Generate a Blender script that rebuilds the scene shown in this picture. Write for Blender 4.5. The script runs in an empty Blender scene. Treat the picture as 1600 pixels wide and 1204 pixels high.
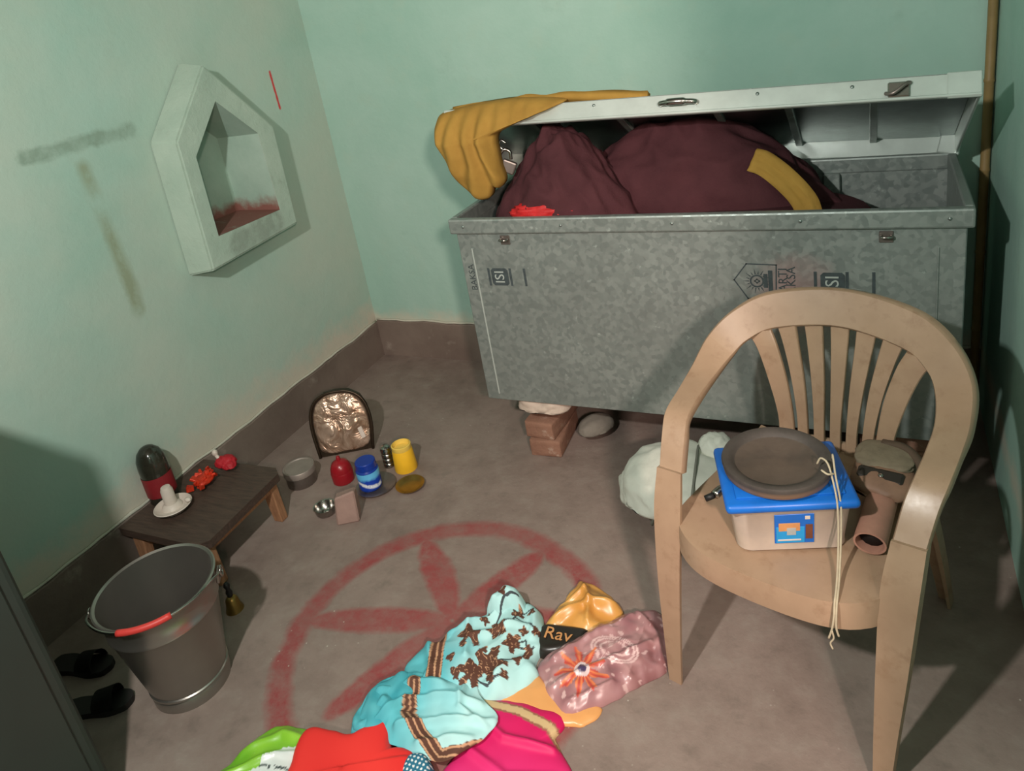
import bpy, bmesh, math, random
from mathutils import Vector, Matrix, noise
scene = bpy.context.scene
COL = scene.collection
random.seed(7)
PI = math.pi

# ------------------------------------------------------------------ camera, world, lights, exposure
cd = bpy.data.cameras.new('camera'); cam = bpy.data.objects.new('camera', cd); COL.objects.link(cam)
right = Vector((0.89792, 0.409895, -0.160389)); down = Vector((0.002207, -0.368579, -0.929594)); fwd = Vector((-0.440152, 0.834347, -0.33186))
M = Matrix.Identity(4)
for i in range(3):
    M[i][0] = right[i]; M[i][1] = -down[i]; M[i][2] = -fwd[i]
M[0][3], M[1][3], M[2][3] = 0, 0, 1.6
cam.matrix_world = M
cd.sensor_width = 36; cd.lens = 1160.0 / 1600 * 36; cd.shift_y = -202.0 / 1600; cd.clip_start = 0.02
scene.camera = cam
w = bpy.data.worlds.new('world'); scene.world = w; w.use_nodes = True
w.node_tree.nodes['Background'].inputs[0].default_value = (0.6, 0.75, 0.72, 1)
w.node_tree.nodes['Background'].inputs[1].default_value = 0.05
def point_light(name, loc, energy, color, radius):
    l = bpy.data.lights.new(name, 'POINT'); l.energy = energy; l.color = color; l.shadow_soft_size = radius
    o = bpy.data.objects.new(name, l); COL.objects.link(o); o.location = loc
    return o
LAMP = (-0.75, -0.12, 2.02)
point_light('bulb_light', LAMP, 46, (1.0, 0.985, 0.93), 0.035)          # bare white bulb near the ceiling, behind the photographer
point_light('doorway_light', (0.80, -0.80, 2.08), 92, (1.0, 0.77, 0.68), 0.09)   # warm lamp outside, shining in through the doorway in the right wall
vs = scene.view_settings
vs.view_transform = 'Standard'; vs.look = 'None'; vs.gamma = 1; vs.use_curve_mapping = False
vs.exposure = 1.6

# ------------------------------------------------------------------ helpers
def lin(r, g, b):
    f = lambda c: (c / 255) / 12.92 if c / 255 <= 0.04045 else ((c / 255 + 0.055) / 1.055) ** 2.4
    return (f(r), f(g), f(b))
def link(o, parent=None):
    COL.objects.link(o)
    if parent is not None: o.parent = parent
    return o
def mesh(name, verts, faces, mat, parent=None, smooth=False, cols=None):
    me = bpy.data.meshes.new(name); me.from_pydata([tuple(v) for v in verts], [], faces); me.update()
    if mat: me.materials.append(mat)
    if smooth: me.polygons.foreach_set('use_smooth', [True] * len(me.polygons))
    if cols:
        a = me.color_attributes.new('Col', 'FLOAT_COLOR', 'POINT')
        flat = []
        for c in cols: flat += [c[0], c[1], c[2], 1.0]
        a.data.foreach_set('color', flat)
    return link(bpy.data.objects.new(name, me), parent)
def frombm(name, bm, mat, parent=None, smooth=False, angle=None):
    bmesh.ops.recalc_face_normals(bm, faces=bm.faces)
    me = bpy.data.meshes.new(name); bm.to_mesh(me); bm.free()
    if mat: me.materials.append(mat)
    if smooth or angle: me.polygons.foreach_set('use_smooth', [True] * len(me.polygons))
    if angle: 
        try: me.set_sharp_from_angle(angle=math.radians(angle))
        except Exception: pass
    return link(bpy.data.objects.new(name, me), parent)
def tag(o, label, cat, group=None, kind=None):
    o['label'] = label; o['category'] = cat
    if group: o['group'] = group
    if kind: o['kind'] = kind
    return o
def grow(t, k):
    t.scale = (k, k, k); return t
def thing(name, label, cat, loc=(0, 0, 0), rz=0, group=None):
    o = bpy.data.objects.new(name, None); COL.objects.link(o)
    o.location = loc; o.rotation_euler = (0, 0, rz); o.empty_display_size = 0.05
    return tag(o, label, cat, group)
def struct(o): o['kind'] = 'structure'; return o
def bx(bm, c, s, rot=None, bevel=0.0, seg=1):
    r = bmesh.ops.create_cube(bm, size=1.0)
    vs_ = r['verts']
    for v in vs_: v.co = Vector((v.co.x * s[0], v.co.y * s[1], v.co.z * s[2]))
    if bevel:
        es = list({e for v in vs_ for e in v.link_edges})
        b = bmesh.ops.bevel(bm, geom=es, offset=bevel, segments=seg, affect='EDGES', profile=0.5)
        vs_ = list({v for f in b['faces'] for v in f.verts} | {v for v in vs_ if v.is_valid})
    for v in vs_:
        if rot is not None: v.co = rot @ v.co
        v.co += Vector(c)
    return vs_
def box(name, c, s, mat, parent=None, bevel=0.0, rot=None, seg=1):
    bm = bmesh.new(); bx(bm, c, s, rot, bevel, seg); return frombm(name, bm, mat, parent)
def lathe(name, prof, mat, parent=None, n=40, loc=(0, 0, 0), angle=35, closed=False):
    """prof: list of (r,z) ; revolved about z"""
    V, F = [], []
    rings = []
    for r, z in prof:
        if r < 1e-6:
            rings.append([len(V)]); V.append((loc[0], loc[1], loc[2] + z))
        else:
            rings.append(list(range(len(V), len(V) + n)))
            for k in range(n):
                a = 2 * PI * k / n; V.append((loc[0] + r * math.cos(a), loc[1] + r * math.sin(a), loc[2] + z))
    m = len(rings)
    for i in range(m if closed else m - 1):
        A, B = rings[i], rings[(i + 1) % m]
        for k in range(n):
            k2 = (k + 1) % n
            if len(A) == 1 and len(B) == 1: continue
            if len(A) == 1: F.append((A[0], B[k2], B[k]))
            elif len(B) == 1: F.append((A[k], A[k2], B[0]))
            else: F.append((A[k], A[k2], B[k2], B[k]))
    bm = bmesh.new(); me = bpy.data.meshes.new('t'); me.from_pydata(V, [], F); bm.from_mesh(me); bpy.data.meshes.remove(me)
    return frombm(name, bm, mat, parent, angle=angle)
def spline(pts, n):
    P = [Vector(p) for p in pts]; out = []
    Q = [2 * P[0] - P[1]] + P + [2 * P[-1] - P[-2]]
    for i in range(len(P) - 1):
        p0, p1, p2, p3 = Q[i], Q[i + 1], Q[i + 2], Q[i + 3]
        for k in range(n):
            t = k / n
            out.append(0.5 * ((2 * p1) + (p2 - p0) * t + (2 * p0 - 5 * p1 + 4 * p2 - p3) * t * t + (3 * p1 - p0 - 3 * p2 + p3) * t ** 3))
    out.append(P[-1]); return out
def tube(name, pts, r, mat, parent=None, seg=8, n=8, closed=False, radii=None, sp=True):
    P = spline(pts, n) if sp and len(pts) > 2 else [Vector(p) for p in pts]
    if closed: P = [Vector(p) for p in pts]
    m = len(P); V, F = [], []
    up = Vector((0, 0, 1)); prev = None
    for i, p in enumerate(P):
        if closed: t = P[(i + 1) % m] - P[i - 1]
        else: t = P[min(i + 1, m - 1)] - P[max(i - 1, 0)]
        t.normalize()
        if prev is None:
            a = t.cross(up)
            if a.length < 1e-3: a = t.cross(Vector((1, 0, 0)))
        else: a = prev - t * prev.dot(t)
        a.normalize(); prev = a; b = t.cross(a)
        rr = r if radii is None else radii[min(int(i / max(m - 1, 1) * (len(radii) - 1) + 0.5), len(radii) - 1)]
        for k in range(seg):
            an = 2 * PI * k / seg; V.append(p + a * rr * math.cos(an) + b * rr * math.sin(an))
    for i in range(m if closed else m - 1):
        j = (i + 1) % m
        for k in range(seg):
            k2 = (k + 1) % seg; F.append((i * seg + k, i * seg + k2, j * seg + k2, j * seg + k))
    if not closed: F.append(tuple(range(seg - 1, -1, -1))); F.append(tuple((m - 1) * seg + k for k in range(seg)))
    return mesh(name, V, F, mat, parent, smooth=True)
def sweep(name, stations, prof, mat, parent=None, n=6, angle=40):
    """stations: (point, width half-vector, thickness half-vector); prof: polygon in (w,t)"""
    A = spline([s[0] for s in stations], n); W = spline([s[1] for s in stations], n); T = spline([s[2] for s in stations], n)
    m = len(prof); bm = bmesh.new(); R = []
    for p, a, t in zip(A, W, T): R.append([bm.verts.new(p + a * x + t * y) for x, y in prof])
    for i in range(len(R) - 1):
        for k in range(m): bm.faces.new((R[i][k], R[i][(k + 1) % m], R[i + 1][(k + 1) % m], R[i + 1][k]))
    bm.faces.new(R[0][::-1]); bm.faces.new(R[-1])
    return frombm(name, bm, mat, parent, angle=angle)
RR = [(-1, -.6), (-.9, -1), (.9, -1), (1, -.6), (1, .6), (.9, 1), (-.9, 1), (-1, .6)]
def prism(name, poly, y0, y1, mat, parent=None, axis='y', smooth=False):
    """poly in (x,z) extruded along y (axis y), or (x,y) along z (axis z), or (y,z) along x (axis x)"""
    bm = bmesh.new()
    f = {'y': lambda a, b, d: (a, d, b), 'z': lambda a, b, d: (a, b, d), 'x': lambda a, b, d: (d, a, b)}[axis]
    A = [bm.verts.new(f(a, b, y0)) for a, b in poly]; B = [bm.verts.new(f(a, b, y1)) for a, b in poly]
    n = len(poly)
    for k in range(n): bm.faces.new((A[k], A[(k + 1) % n], B[(k + 1) % n], B[k]))
    bm.faces.new(A[::-1]); bm.faces.new(B)
    bm.normal_update()
    bmesh.ops.triangulate(bm, faces=[f for f in bm.faces if len(f.verts) > 4])
    return frombm(name, bm, mat, parent)
def text_mesh(name, body, size, mat, parent, matrix, font_extrude=0.0003):
    cu = bpy.data.curves.new(name, 'FONT'); cu.body = body; cu.size = size; cu.extrude = font_extrude
    cu.align_x = 'CENTER'; cu.align_y = 'CENTER'; cu.resolution_u = 3
    o = bpy.data.objects.new(name, cu); COL.objects.link(o)
    dg = bpy.context.evaluated_depsgraph_get(); me = bpy.data.meshes.new_from_object(o.evaluated_get(dg))
    bpy.data.objects.remove(o); bpy.data.curves.remove(cu)
    me.transform(matrix); me.materials.clear(); me.materials.append(mat)
    return link(bpy.data.objects.new(name, me), parent)
def chaikin(pts, it=2):
    P = [Vector((p[0], p[1])) for p in pts]
    for _ in range(it):
        Q = []
        for i in range(len(P)):
            a, b = P[i], P[(i + 1) % len(P)]; Q += [a * .82 + b * .18, a * .18 + b * .82]
        P = Q
    return P
def resample(P, n):
    L = [0]
    for i in range(len(P)): L.append(L[-1] + (P[(i + 1) % len(P)] - P[i]).length)
    out = []; j = 0
    for k in range(n):
        t = L[-1] * k / n
        while L[j + 1] < t: j += 1
        u = (t - L[j]) / max(L[j + 1] - L[j], 1e-9); out.append(P[j].lerp(P[(j + 1) % len(P)], u))
    return out
def nz(x, y, s, k=0.0): return noise.noise(Vector((x * s, y * s, k)))
def pillow(name, outline, z0, h, mat, parent=None, col=None, fold=0.006, fscale=18, fdir=None, rings=22, segs=140, sharp=5.0, seed=0.0, base=None, center=None, it=2, lift=None, edge=0.0, jit=0.006):
    """a folded cloth or packet lying on the ground: closed solid, its outline in metres on the floor"""
    B = resample(chaikin(outline, it), segs)
    B = [Vector((p.x + jit * nz(p.x, p.y, 26, seed), p.y + jit * nz(p.x, p.y, 26, seed + 7))) for p in B]
    c = Vector(center) if center else sum(B, Vector((0, 0))) / segs
    off = Vector(base) if base else Vector((c.x, c.y, z0))
    V, F, C = [], [], []
    def hgt(p, s):
        f = max(0.0, 1 - s ** sharp) ** 0.5
        x, y = p
        q = nz(x, y, fscale, seed) * 0.5 + nz(x, y, fscale * 2.3, seed + 5) * 0.3 + (0.45 - 1.8 * abs(nz(x, y, fscale * .7, seed + 9))) * 0.6
        if fdir:
            u = x * fdir[0] + y * fdir[1]; v = -x * fdir[1] + y * fdir[0]
            q = 0.65 * math.sin(u * fscale * 4 + 3.5 * nz(x, y, 6, seed) + v * 5) * (0.4 + abs(nz(x, y, 9, seed + 3)) * 1.6) + 0.5 * q
        l = lift(x, y) if lift else 0.0
        return (h + l) * f + fold * q * min(1, f * 1.3) + edge * (1 - f)
    V.append(Vector((c.x, c.y, z0 + hgt(c, 0)))); C.append(col(c.x, c.y, 0) if col else (1, 1, 1))
    for r in range(1, rings + 1):
        s = (r / rings) ** 0.75
        for p in B:
            q = c.lerp(p, s); V.append(Vector((q.x, q.y, z0 + max(0.0015, hgt(q, s))))); C.append(col(q.x, q.y, s) if col else (1, 1, 1))
    nb = len(V)
    for p in B: V.append(Vector((p.x, p.y, z0))); C.append(col(p.x, p.y, 1) if col else (1, 1, 1))
    V.append(Vector((c.x, c.y, z0))); C.append((1, 1, 1))
    for k in range(segs):
        k2 = (k + 1) % segs
        F.append((0, 1 + k, 1 + k2))
        for r in range(rings - 1):
            a = 1 + r * segs; b = a + segs; F.append((a + k, b + k, b + k2, a + k2))
        a = 1 + (rings - 1) * segs
        F.append((a + k, nb + k, nb + k2, a + k2)); F.append((nb + k, nb + segs, nb + k2))
    bm_v = [v - off for v in V]
    area = sum(B[i].x * B[(i + 1) % segs].y - B[(i + 1) % segs].x * B[i].y for i in range(segs))
    if area < 0: F = [f[::-1] for f in F]
    o = mesh(name, bm_v, F, mat, parent, smooth=True, cols=C)
    if parent is None: o.location = off
    return o
def blob(name, rad, mat, parent=None, loc=(0, 0, 0), amp=0.06, sc=4.0, seed=0.0, pw=2.4, sub=5, flat=None, tri=0.0, quilt=0.0, rotz=0.0):
    bm = bmesh.new(); bmesh.ops.create_icosphere(bm, subdivisions=sub, radius=1.0)
    R = Matrix.Rotation(rotz, 3, 'Z')
    for v in bm.verts:
        d = v.co.normalized()
        k = (abs(d.x) ** pw + abs(d.y) ** pw + abs(d.z) ** pw) ** (-1 / pw)
        n_ = noise.noise(d * sc * .5 + Vector((seed, 1, 2))) + .5 * noise.noise(d * sc + Vector((3, seed, 2)))
        rid = 1 - abs(noise.noise(d * sc * .8 + Vector((7, seed, seed)))) * 2
        p = d * k * (1 + amp * n_ + amp * .6 * rid)
        if quilt: p *= 1 + quilt * (abs(math.sin(p.x * 9)) * abs(math.sin(p.y * 7 + p.z * 7)) - .5)
        if tri and p.z > 0: p.x *= 1 - tri * min(1, p.z)
        q = Vector((p.x * rad[0], p.y * rad[1], p.z * rad[2]))
        if flat is not None and q.z < flat: q.z = flat
        v.co = R @ q + Vector(loc)
    return frombm(name, bm, mat, parent, smooth=True)
def seg_d(x, y, pl):
    best = 9
    for (ax, ay), (bx_, by) in zip(pl, pl[1:]):
        dx, dy = bx_ - ax, by - ay; t = max(0, min(1, ((x - ax) * dx + (y - ay) * dy) / (dx * dx + dy * dy)))
        best = min(best, math.hypot(x - ax - t * dx, y - ay - t * dy))
    return best
def mixc(a, b, t): t = max(0, min(1, t)); return tuple(p + (q - p) * t for p, q in zip(a, b))

# ------------------------------------------------------------------ material helpers
class X:
    """tiny node-expression wrapper"""
    def __init__(s, nt, o): s.nt, s.o = nt, o
    def op(s, k, *a):
        n = s.nt.nodes.new('ShaderNodeMath'); n.operation = k
        for i, v in enumerate((s,) + a):
            if isinstance(v, X): s.nt.links.new(v.o, n.inputs[i])
            else: n.inputs[i].default_value = v
        return X(s.nt, n.outputs[0])
    def __add__(s, b): return s.op('ADD', b)
    def __sub__(s, b): return s.op('SUBTRACT', b)
    def __mul__(s, b): return s.op('MULTIPLY', b)
    def __truediv__(s, b): return s.op('DIVIDE', b)
    def abs(s): return s.op('ABSOLUTE')
    def sqrt(s): return s.op('SQRT')
    def max(s, b): return s.op('MAXIMUM', b)
    def min(s, b): return s.op('MINIMUM', b)
    def clamp(s): return s.max(0.0).min(1.0)
    def ramp(s, a, b):
        n = s.nt.nodes.new('ShaderNodeMapRange'); n.clamp = True
        s.nt.links.new(s.o, n.inputs[0]); n.inputs[1].default_value = a; n.inputs[2].default_value = b; n.inputs[3].default_value = 0; n.inputs[4].default_value = 1
        return X(s.nt, n.outputs[0])
class MB:
    def __init__(s, name, rough=0.6, metal=0.0, spec=0.4):
        s.m = bpy.data.materials.new(name); s.m.use_nodes = True; s.nt = s.m.node_tree
        s.b = s.nt.nodes['Principled BSDF']; s.b.inputs['Roughness'].default_value = rough; s.b.inputs['Metallic'].default_value = metal
        s.b.inputs['Specular IOR Level'].default_value = spec
        s.tc = s.nt.nodes.new('ShaderNodeTexCoord')
    def xyz(s, which='Object'):
        n = s.nt.nodes.new('ShaderNodeSeparateXYZ'); s.nt.links.new(s.tc.outputs[which], n.inputs[0]); return [X(s.nt, n.outputs[i]) for i in range(3)]
    def noise(s, scale, detail=4, rough=0.6, stretch=None, dist=0.0):
        n = s.nt.nodes.new('ShaderNodeTexNoise'); n.inputs['Scale'].default_value = scale; n.inputs['Detail'].default_value = detail
        n.inputs['Roughness'].default_value = rough; n.inputs['Distortion'].default_value = dist
        if stretch:
            mp = s.nt.nodes.new('ShaderNodeMapping'); mp.inputs['Scale'].default_value = stretch
            s.nt.links.new(s.tc.outputs['Object'], mp.inputs[0]); s.nt.links.new(mp.outputs[0], n.inputs['Vector'])
        else: s.nt.links.new(s.tc.outputs['Object'], n.inputs['Vector'])
        return X(s.nt, n.outputs['Fac'])
    def voro(s, scale, feature='F1', out='Distance'):
        n = s.nt.nodes.new('ShaderNodeTexVoronoi'); n.feature = feature; n.inputs['Scale'].default_value = scale
        s.nt.links.new(s.tc.outputs['Object'], n.inputs['Vector'])
        if out == 'Color':
            sp = s.nt.nodes.new('ShaderNodeSeparateColor'); s.nt.links.new(n.outputs['Color'], sp.inputs[0]); return X(s.nt, sp.outputs[0])
        return X(s.nt, n.outputs['Distance'])
    def color(s, c):
        n = s.nt.nodes.new('ShaderNodeRGB'); n.outputs[0].default_value = (*c, 1); return n.outputs[0]
    def mix(s, fac, a, b, mode='MIX'):
        n = s.nt.nodes.new('ShaderNodeMix'); n.data_type = 'RGBA'; n.blend_type = mode; n.clamp_factor = True
        if isinstance(fac, X): s.nt.links.new(fac.o, n.inputs[0])
        else: n.inputs[0].default_value = fac
        for v, i in ((a, 6), (b, 7)):
            if isinstance(v, tuple): n.inputs[i].default_value = (*v, 1)
            else: s.nt.links.new(v, n.inputs[i])
        return n.outputs[2]
    def attr(s):
        n = s.nt.nodes.new('ShaderNodeVertexColor'); n.layer_name = 'Col'; return n.outputs[0]
    def base(s, c):
        if isinstance(c, tuple): s.b.inputs['Base Color'].default_value = (*c, 1)
        else: s.nt.links.new(c, s.b.inputs['Base Color'])
        return s
    def rough(s, x): s.nt.links.new(x.o, s.b.inputs['Roughness']); return s
    def bump(s, x, strength=0.3, dist=0.01):
        n = s.nt.nodes.new('ShaderNodeBump'); n.inputs['Strength'].default_value = strength; n.inputs['Distance'].default_value = dist
        s.nt.links.new(x.o, n.inputs['Height']); s.nt.links.new(n.outputs[0], s.b.inputs['Normal']); return s
def simple(name, c, rough=0.5, metal=0.0, vary=0.12, scale=25, bump=0.0, spec=0.4, sheen=0.0):
    m = MB(name, rough, metal, spec)
    d = tuple(x * (1 - vary * 2) for x in c)
    m.base(m.mix(m.noise(scale).ramp(.3, .7), c, d))
    if bump: m.bump(m.noise(scale * 3), bump, 0.004)
    if sheen: m.b.inputs['Sheen Weight'].default_value = sheen
    return m.m
def cloth_mat(name, rough=0.75, bump=0.15, spec=0.25, scale=500):
    m = MB(name, rough, 0, spec); m.base(m.attr()); m.bump(m.noise(scale, 2), bump, 0.0006); return m.m
def segmask(x, y, ax, ay, bx_, by, wd, soft, wob=None):
    """soft mask of a stroke from (ax,ay) to (bx,by)"""
    dx, dy = bx_ - ax, by - ay; L2 = dx * dx + dy * dy
    t = (((x - ax) * dx + (y - ay) * dy) / L2).clamp()
    ex = x - ax - t * dx; ey = y - ay - t * dy
    d = (ex * ex + ey * ey).sqrt()
    if wob is not None: d = d + wob
    return d.ramp(wd + soft, wd - soft)

# ------------------------------------------------------------------ setting materials
XW, YB, XR, YF, ZC = -2.235, 2.69, 0.325, -2.1, 2.75
def wall_material(name, marks=False):
    m = MB(name, 0.75, 0, 0.25)
    n1 = m.noise(1.6, 6, .65, dist=.4); n2 = m.noise(9, 5, .6); n3 = m.noise(3.2, 8, .7)
    c = m.mix(n1.ramp(.35, .7), lin(148, 184, 170), lin(164, 194, 182))
    c = m.mix(n2.ramp(.55, .8) * .35, c, lin(168, 186, 168))
    c = m.mix(n3.ramp(.62, .78) * .45, c, lin(130, 160, 146))
    x, y, z = m.xyz()
    if marks:
        wob = (m.noise(14, 6, .7) - .5) * .05
        grey = m.mix(m.noise(1.1, 5).ramp(.3, .65) * .85, c, lin(186, 192, 178)); c = grey
        s1 = segmask(y, z, 1.33, 1.375, 1.70, 1.372, .022, .008, wob) * m.noise(18, 4).ramp(.2, .6)
        c = m.mix(s1 * .75, c, lin(128, 148, 132))
        s2 = segmask(y, z, 1.497, 1.30, 1.512, .80, .022, .012, wob) * m.noise(7, 5).ramp(.32, .55)
        c = m.mix(s2 * .8, c, lin(140, 148, 120))
        s3 = segmask(y, z, 2.412, 1.45, 2.416, 1.30, .0055, .003, (m.noise(60, 3) - .5) * .006)
        c = m.mix(s3, c, lin(200, 60, 62))
        s4 = (z - .19).abs() + (m.noise(10, 5, .7) - .5) * .22
        c = m.mix(s4.ramp(.13, .02) * .95, c, lin(198, 190, 174))
    else:
        s4 = (z - .20).abs() + (m.noise(10, 5, .7) - .5) * .14
        c = m.mix(s4.ramp(.06, .0) * .7, c, lin(196, 190, 172))
    m.base(c); m.bump(m.noise(6, 8, .65) * .7 + m.noise(60, 4) * .12, .28, .02)
    return m.m
MW = wall_material('painted_plaster'); MWL = wall_material('painted_plaster_marked', True)
def floor_material():
    m = MB('cement_floor', 0.62, 0, 0.35)
    n1 = m.noise(2.2, 7, .65, dist=.5); n2 = m.noise(13, 6, .65); n3 = m.noise(45, 4, .6)
    c = m.mix(n1.ramp(.32, .68), lin(120, 104, 96), lin(146, 130, 121))
    c = m.mix(n2.ramp(.5, .75) * .5, c, lin(150, 140, 130))
    c = m.mix(n2.ramp(.45, .25) * .45, c, lin(92, 84, 76))
    x, y, z = m.xyz()
    wx = (m.noise(5, 4) - .5) * .035; wob = (m.noise(26, 4, .6) - .5) * .02
    cx, cy = x + wx, y + wx * .6
    dx, dy = cx + 1.06, cy - 1.215
    ring = ((dx * dx + dy * dy).sqrt() - .43).abs() + wob
    mask = ring.ramp(.044, .020)
    hub = (-1.05, 1.285)
    for tx, ty in ((-1.475, 1.165), (-1.295, 1.545), (-.905, 1.59), (-1.225, .925), (-.70, 1.38), (-.86, .86)):
        ux, uy = tx - hub[0], ty - hub[1]; L = math.hypot(ux, uy); ux /= L; uy /= L
        px, py = cx - hub[0], cy - hub[1]
        t = (px * ux + py * uy) / L; q = (py * ux - px * uy).abs() + wob * .8
        wprof = ((t * (t * -1.0 + 1.02)).max(0.0)).sqrt() * .088
        inside = (wprof - q).ramp(-.008, .010) * (t.ramp(0.0, .02)) * t.ramp(1.03, .99)
        mask = mask.max(inside)
    worn = m.noise(20, 6, .75).ramp(.28, .6) * .6 * m.noise(3.5, 4).ramp(.2, .55) + .38
    c = m.mix(mask * worn, c, lin(142, 66, 66))
    sp = m.voro(38).ramp(.10, .05) * m.noise(3, 3).ramp(.55, .62)
    c = m.mix(sp * .7, c, lin(190, 184, 172))
    m.base(c); m.rough(n2 * .25 + .48); m.bump(n2 * .6 + n3 * .35 + n1, .3, .012)
    return m.m
MF = floor_material()
def dado_material():
    m = MB('dado_cement', 0.7, 0, .3)
    n2 = m.noise(10, 6, .65)
    c = m.mix(m.noise(3, 5).ramp(.3, .7), lin(104, 90, 82), lin(128, 114, 104))
    c = m.mix(n2.ramp(.6, .75) * .5, c, lin(160, 150, 138))
    m.base(c); m.bump(n2, .35, .012); return m.m
MD = dado_material()
MPL = simple('bare_plaster', lin(196, 194, 178), .85, vary=.1, scale=14, bump=.5)
def niche_material():
    m = MB('niche_cement', 0.8, 0, .2)
    c = m.mix(m.noise(5, 6).ramp(.3, .7), lin(158, 178, 164), lin(176, 192, 178))
    x, y, z = m.xyz()
    pt = segmask(y, z, 1.90, .895, 2.10, .905, .045, .012, (m.noise(20, 5) - .5) * .03) * m.noise(16, 5, .7).ramp(.25, .55)
    c = m.mix(pt * .8, c, lin(138, 150, 138)); c = m.mix(m.noise(11, 6, .7).ramp(.58, .75) * .5, c, lin(146, 156, 142))
    m.base(c); m.bump(m.noise(18, 6, .7), .45, .010); return m.m
MN = niche_material()
def recess_material():
    m = MB('niche_recess', .85, 0, .2); x, y, z = m.xyz()
    c = m.mix(m.noise(5, 6).ramp(.3, .7), lin(150, 176, 162), lin(172, 194, 180))
    k = (z + (m.noise(14, 5) - .5) * .12).ramp(1.005, .955)
    m.base(m.mix(k * .9, c, lin(132, 74, 66))); m.bump(m.noise(18, 6), .3, .008); return m.m
MNR = recess_material()

# ------------------------------------------------------------------ setting
MCEIL = simple('bounce_dimming_plaster', lin(112, 106, 98), .85, 0, .15, 5, .3)  # unseen ceiling and front wall darkened to cut bounce and deepen shadows
def slab(name, c, s, mat): return struct(box(name, c, s, mat))   # verts carry room coordinates
fl = slab('floor', ((XW + XR) / 2 + .7, (YB + YF) / 2, -.05), (XR - XW + 1.7, YB - YF + .3, .1), MF)
slab('ceiling', ((XW + XR) / 2, (YB + YF) / 2, ZC + .05), (XR - XW + .3, YB - YF + .3, .1), MCEIL)
slab('wall_back', ((XW + XR) / 2, YB + .06, ZC / 2), (XR - XW + .24, .12, ZC), MW)
DY0, DY1, DZ = -.48, .36, 2.12          # doorway in the right wall, beside the photographer
bm = bmesh.new()
pr_ = [(YF, 0), (DY0, 0), (DY0, DZ), (DY1, DZ), (DY1, 0), (YB, 0), (YB, ZC), (YF, ZC)]
struct(prism('wall_right', pr_, XR, XR + .12, MW, None, 'x'))
bm.free()
slab('wall_front', ((XW + XR) / 2, YF - .06, ZC / 2), (XR - XW + .24, .12, ZC), MCEIL)
NO = [(1.975, 1.535), (1.768, 1.308), (1.752, .842), (2.222, .86), (2.233, 1.257)]        # niche frame outline (y,z)
NI = [(1.982, 1.404), (1.828, 1.241), (1.82, .95), (2.147, .942), (2.142, 1.250)]         # its opening
def wall_with_hole():
    bm = bmesh.new()
    O = [bm.verts.new((XW, y, z)) for y, z in ((YF, 0), (YB, 0), (YB, ZC), (YF, ZC))]
    I = [bm.verts.new((XW, y, z)) for y, z in NI]
    es = [bm.edges.new((O[i], O[(i + 1) % 4])) for i in range(4)] + [bm.edges.new((I[i], I[(i + 1) % 5])) for i in range(5)]
    bmesh.ops.triangle_fill(bm, use_beauty=True, use_dissolve=False, edges=es)
    r = bmesh.ops.extrude_face_region(bm, geom=list(bm.faces))
    for v in r['geom']:
        if isinstance(v, bmesh.types.BMVert): v.co.x -= .3
    return frombm('wall_left', bm, MWL)
wl = struct(wall_with_hole())
def niche_frame():
    bm = bmesh.new(); xf = XW + .115
    rnd = lambda P: [p for p in P]
    Of = [bm.verts.new((xf, y, z)) for y, z in NO]; Ob = [bm.verts.new((XW - .002, y + (y - 1.99) * .06, z + (z - 1.15) * .05)) for y, z in NO]
    If = [bm.verts.new((xf, y, z)) for y, z in NI]; Ib = [bm.verts.new((XW - .004, y, z)) for y, z in NI]
    for k in range(5):
        j = (k + 1) % 5
        bm.faces.new((Of[k], Of[j], If[j], If[k])); bm.faces.new((Of[k], Ob[k], Ob[j], Of[j])); bm.faces.new((If[k], If[j], Ib[j], Ib[k])); bm.faces.new((Ob[k], Ib[k], Ib[j], Ob[j]))
    es = [e for e in bm.edges if all(v in Of or v in Ob for v in e.verts)]
    bmesh.ops.bevel(bm, geom=es, offset=.007, segments=2, affect='EDGES')
    return frombm('niche_frame', bm, MN, wl)
niche_frame()
def niche_recess():
    bm = bmesh.new(); xb = XW - .10
    A = [bm.verts.new((XW + .10, y, z)) for y, z in NI]; cy, cz = 1.985, 1.14
    A = [bm.verts.new((XW + .112, cy + (y - cy) * .998, cz + (z - cz) * .998)) for y, z in NI]
    B = [bm.verts.new((xb, cy + (y - cy) * .97, cz + (z - cz) * .97)) for y, z in NI]
    for k in range(5):
        j = (k + 1) % 5; bm.faces.new((A[k], A[j], B[j], B[k]))
    bm.faces.new(B)
    loose = [v for v in bm.verts if not v.link_faces]
    bmesh.ops.delete(bm, geom=loose, context='VERTS')
    o = frombm('niche_recess', bm, MNR, wl)
    return o
niche_recess()
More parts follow.
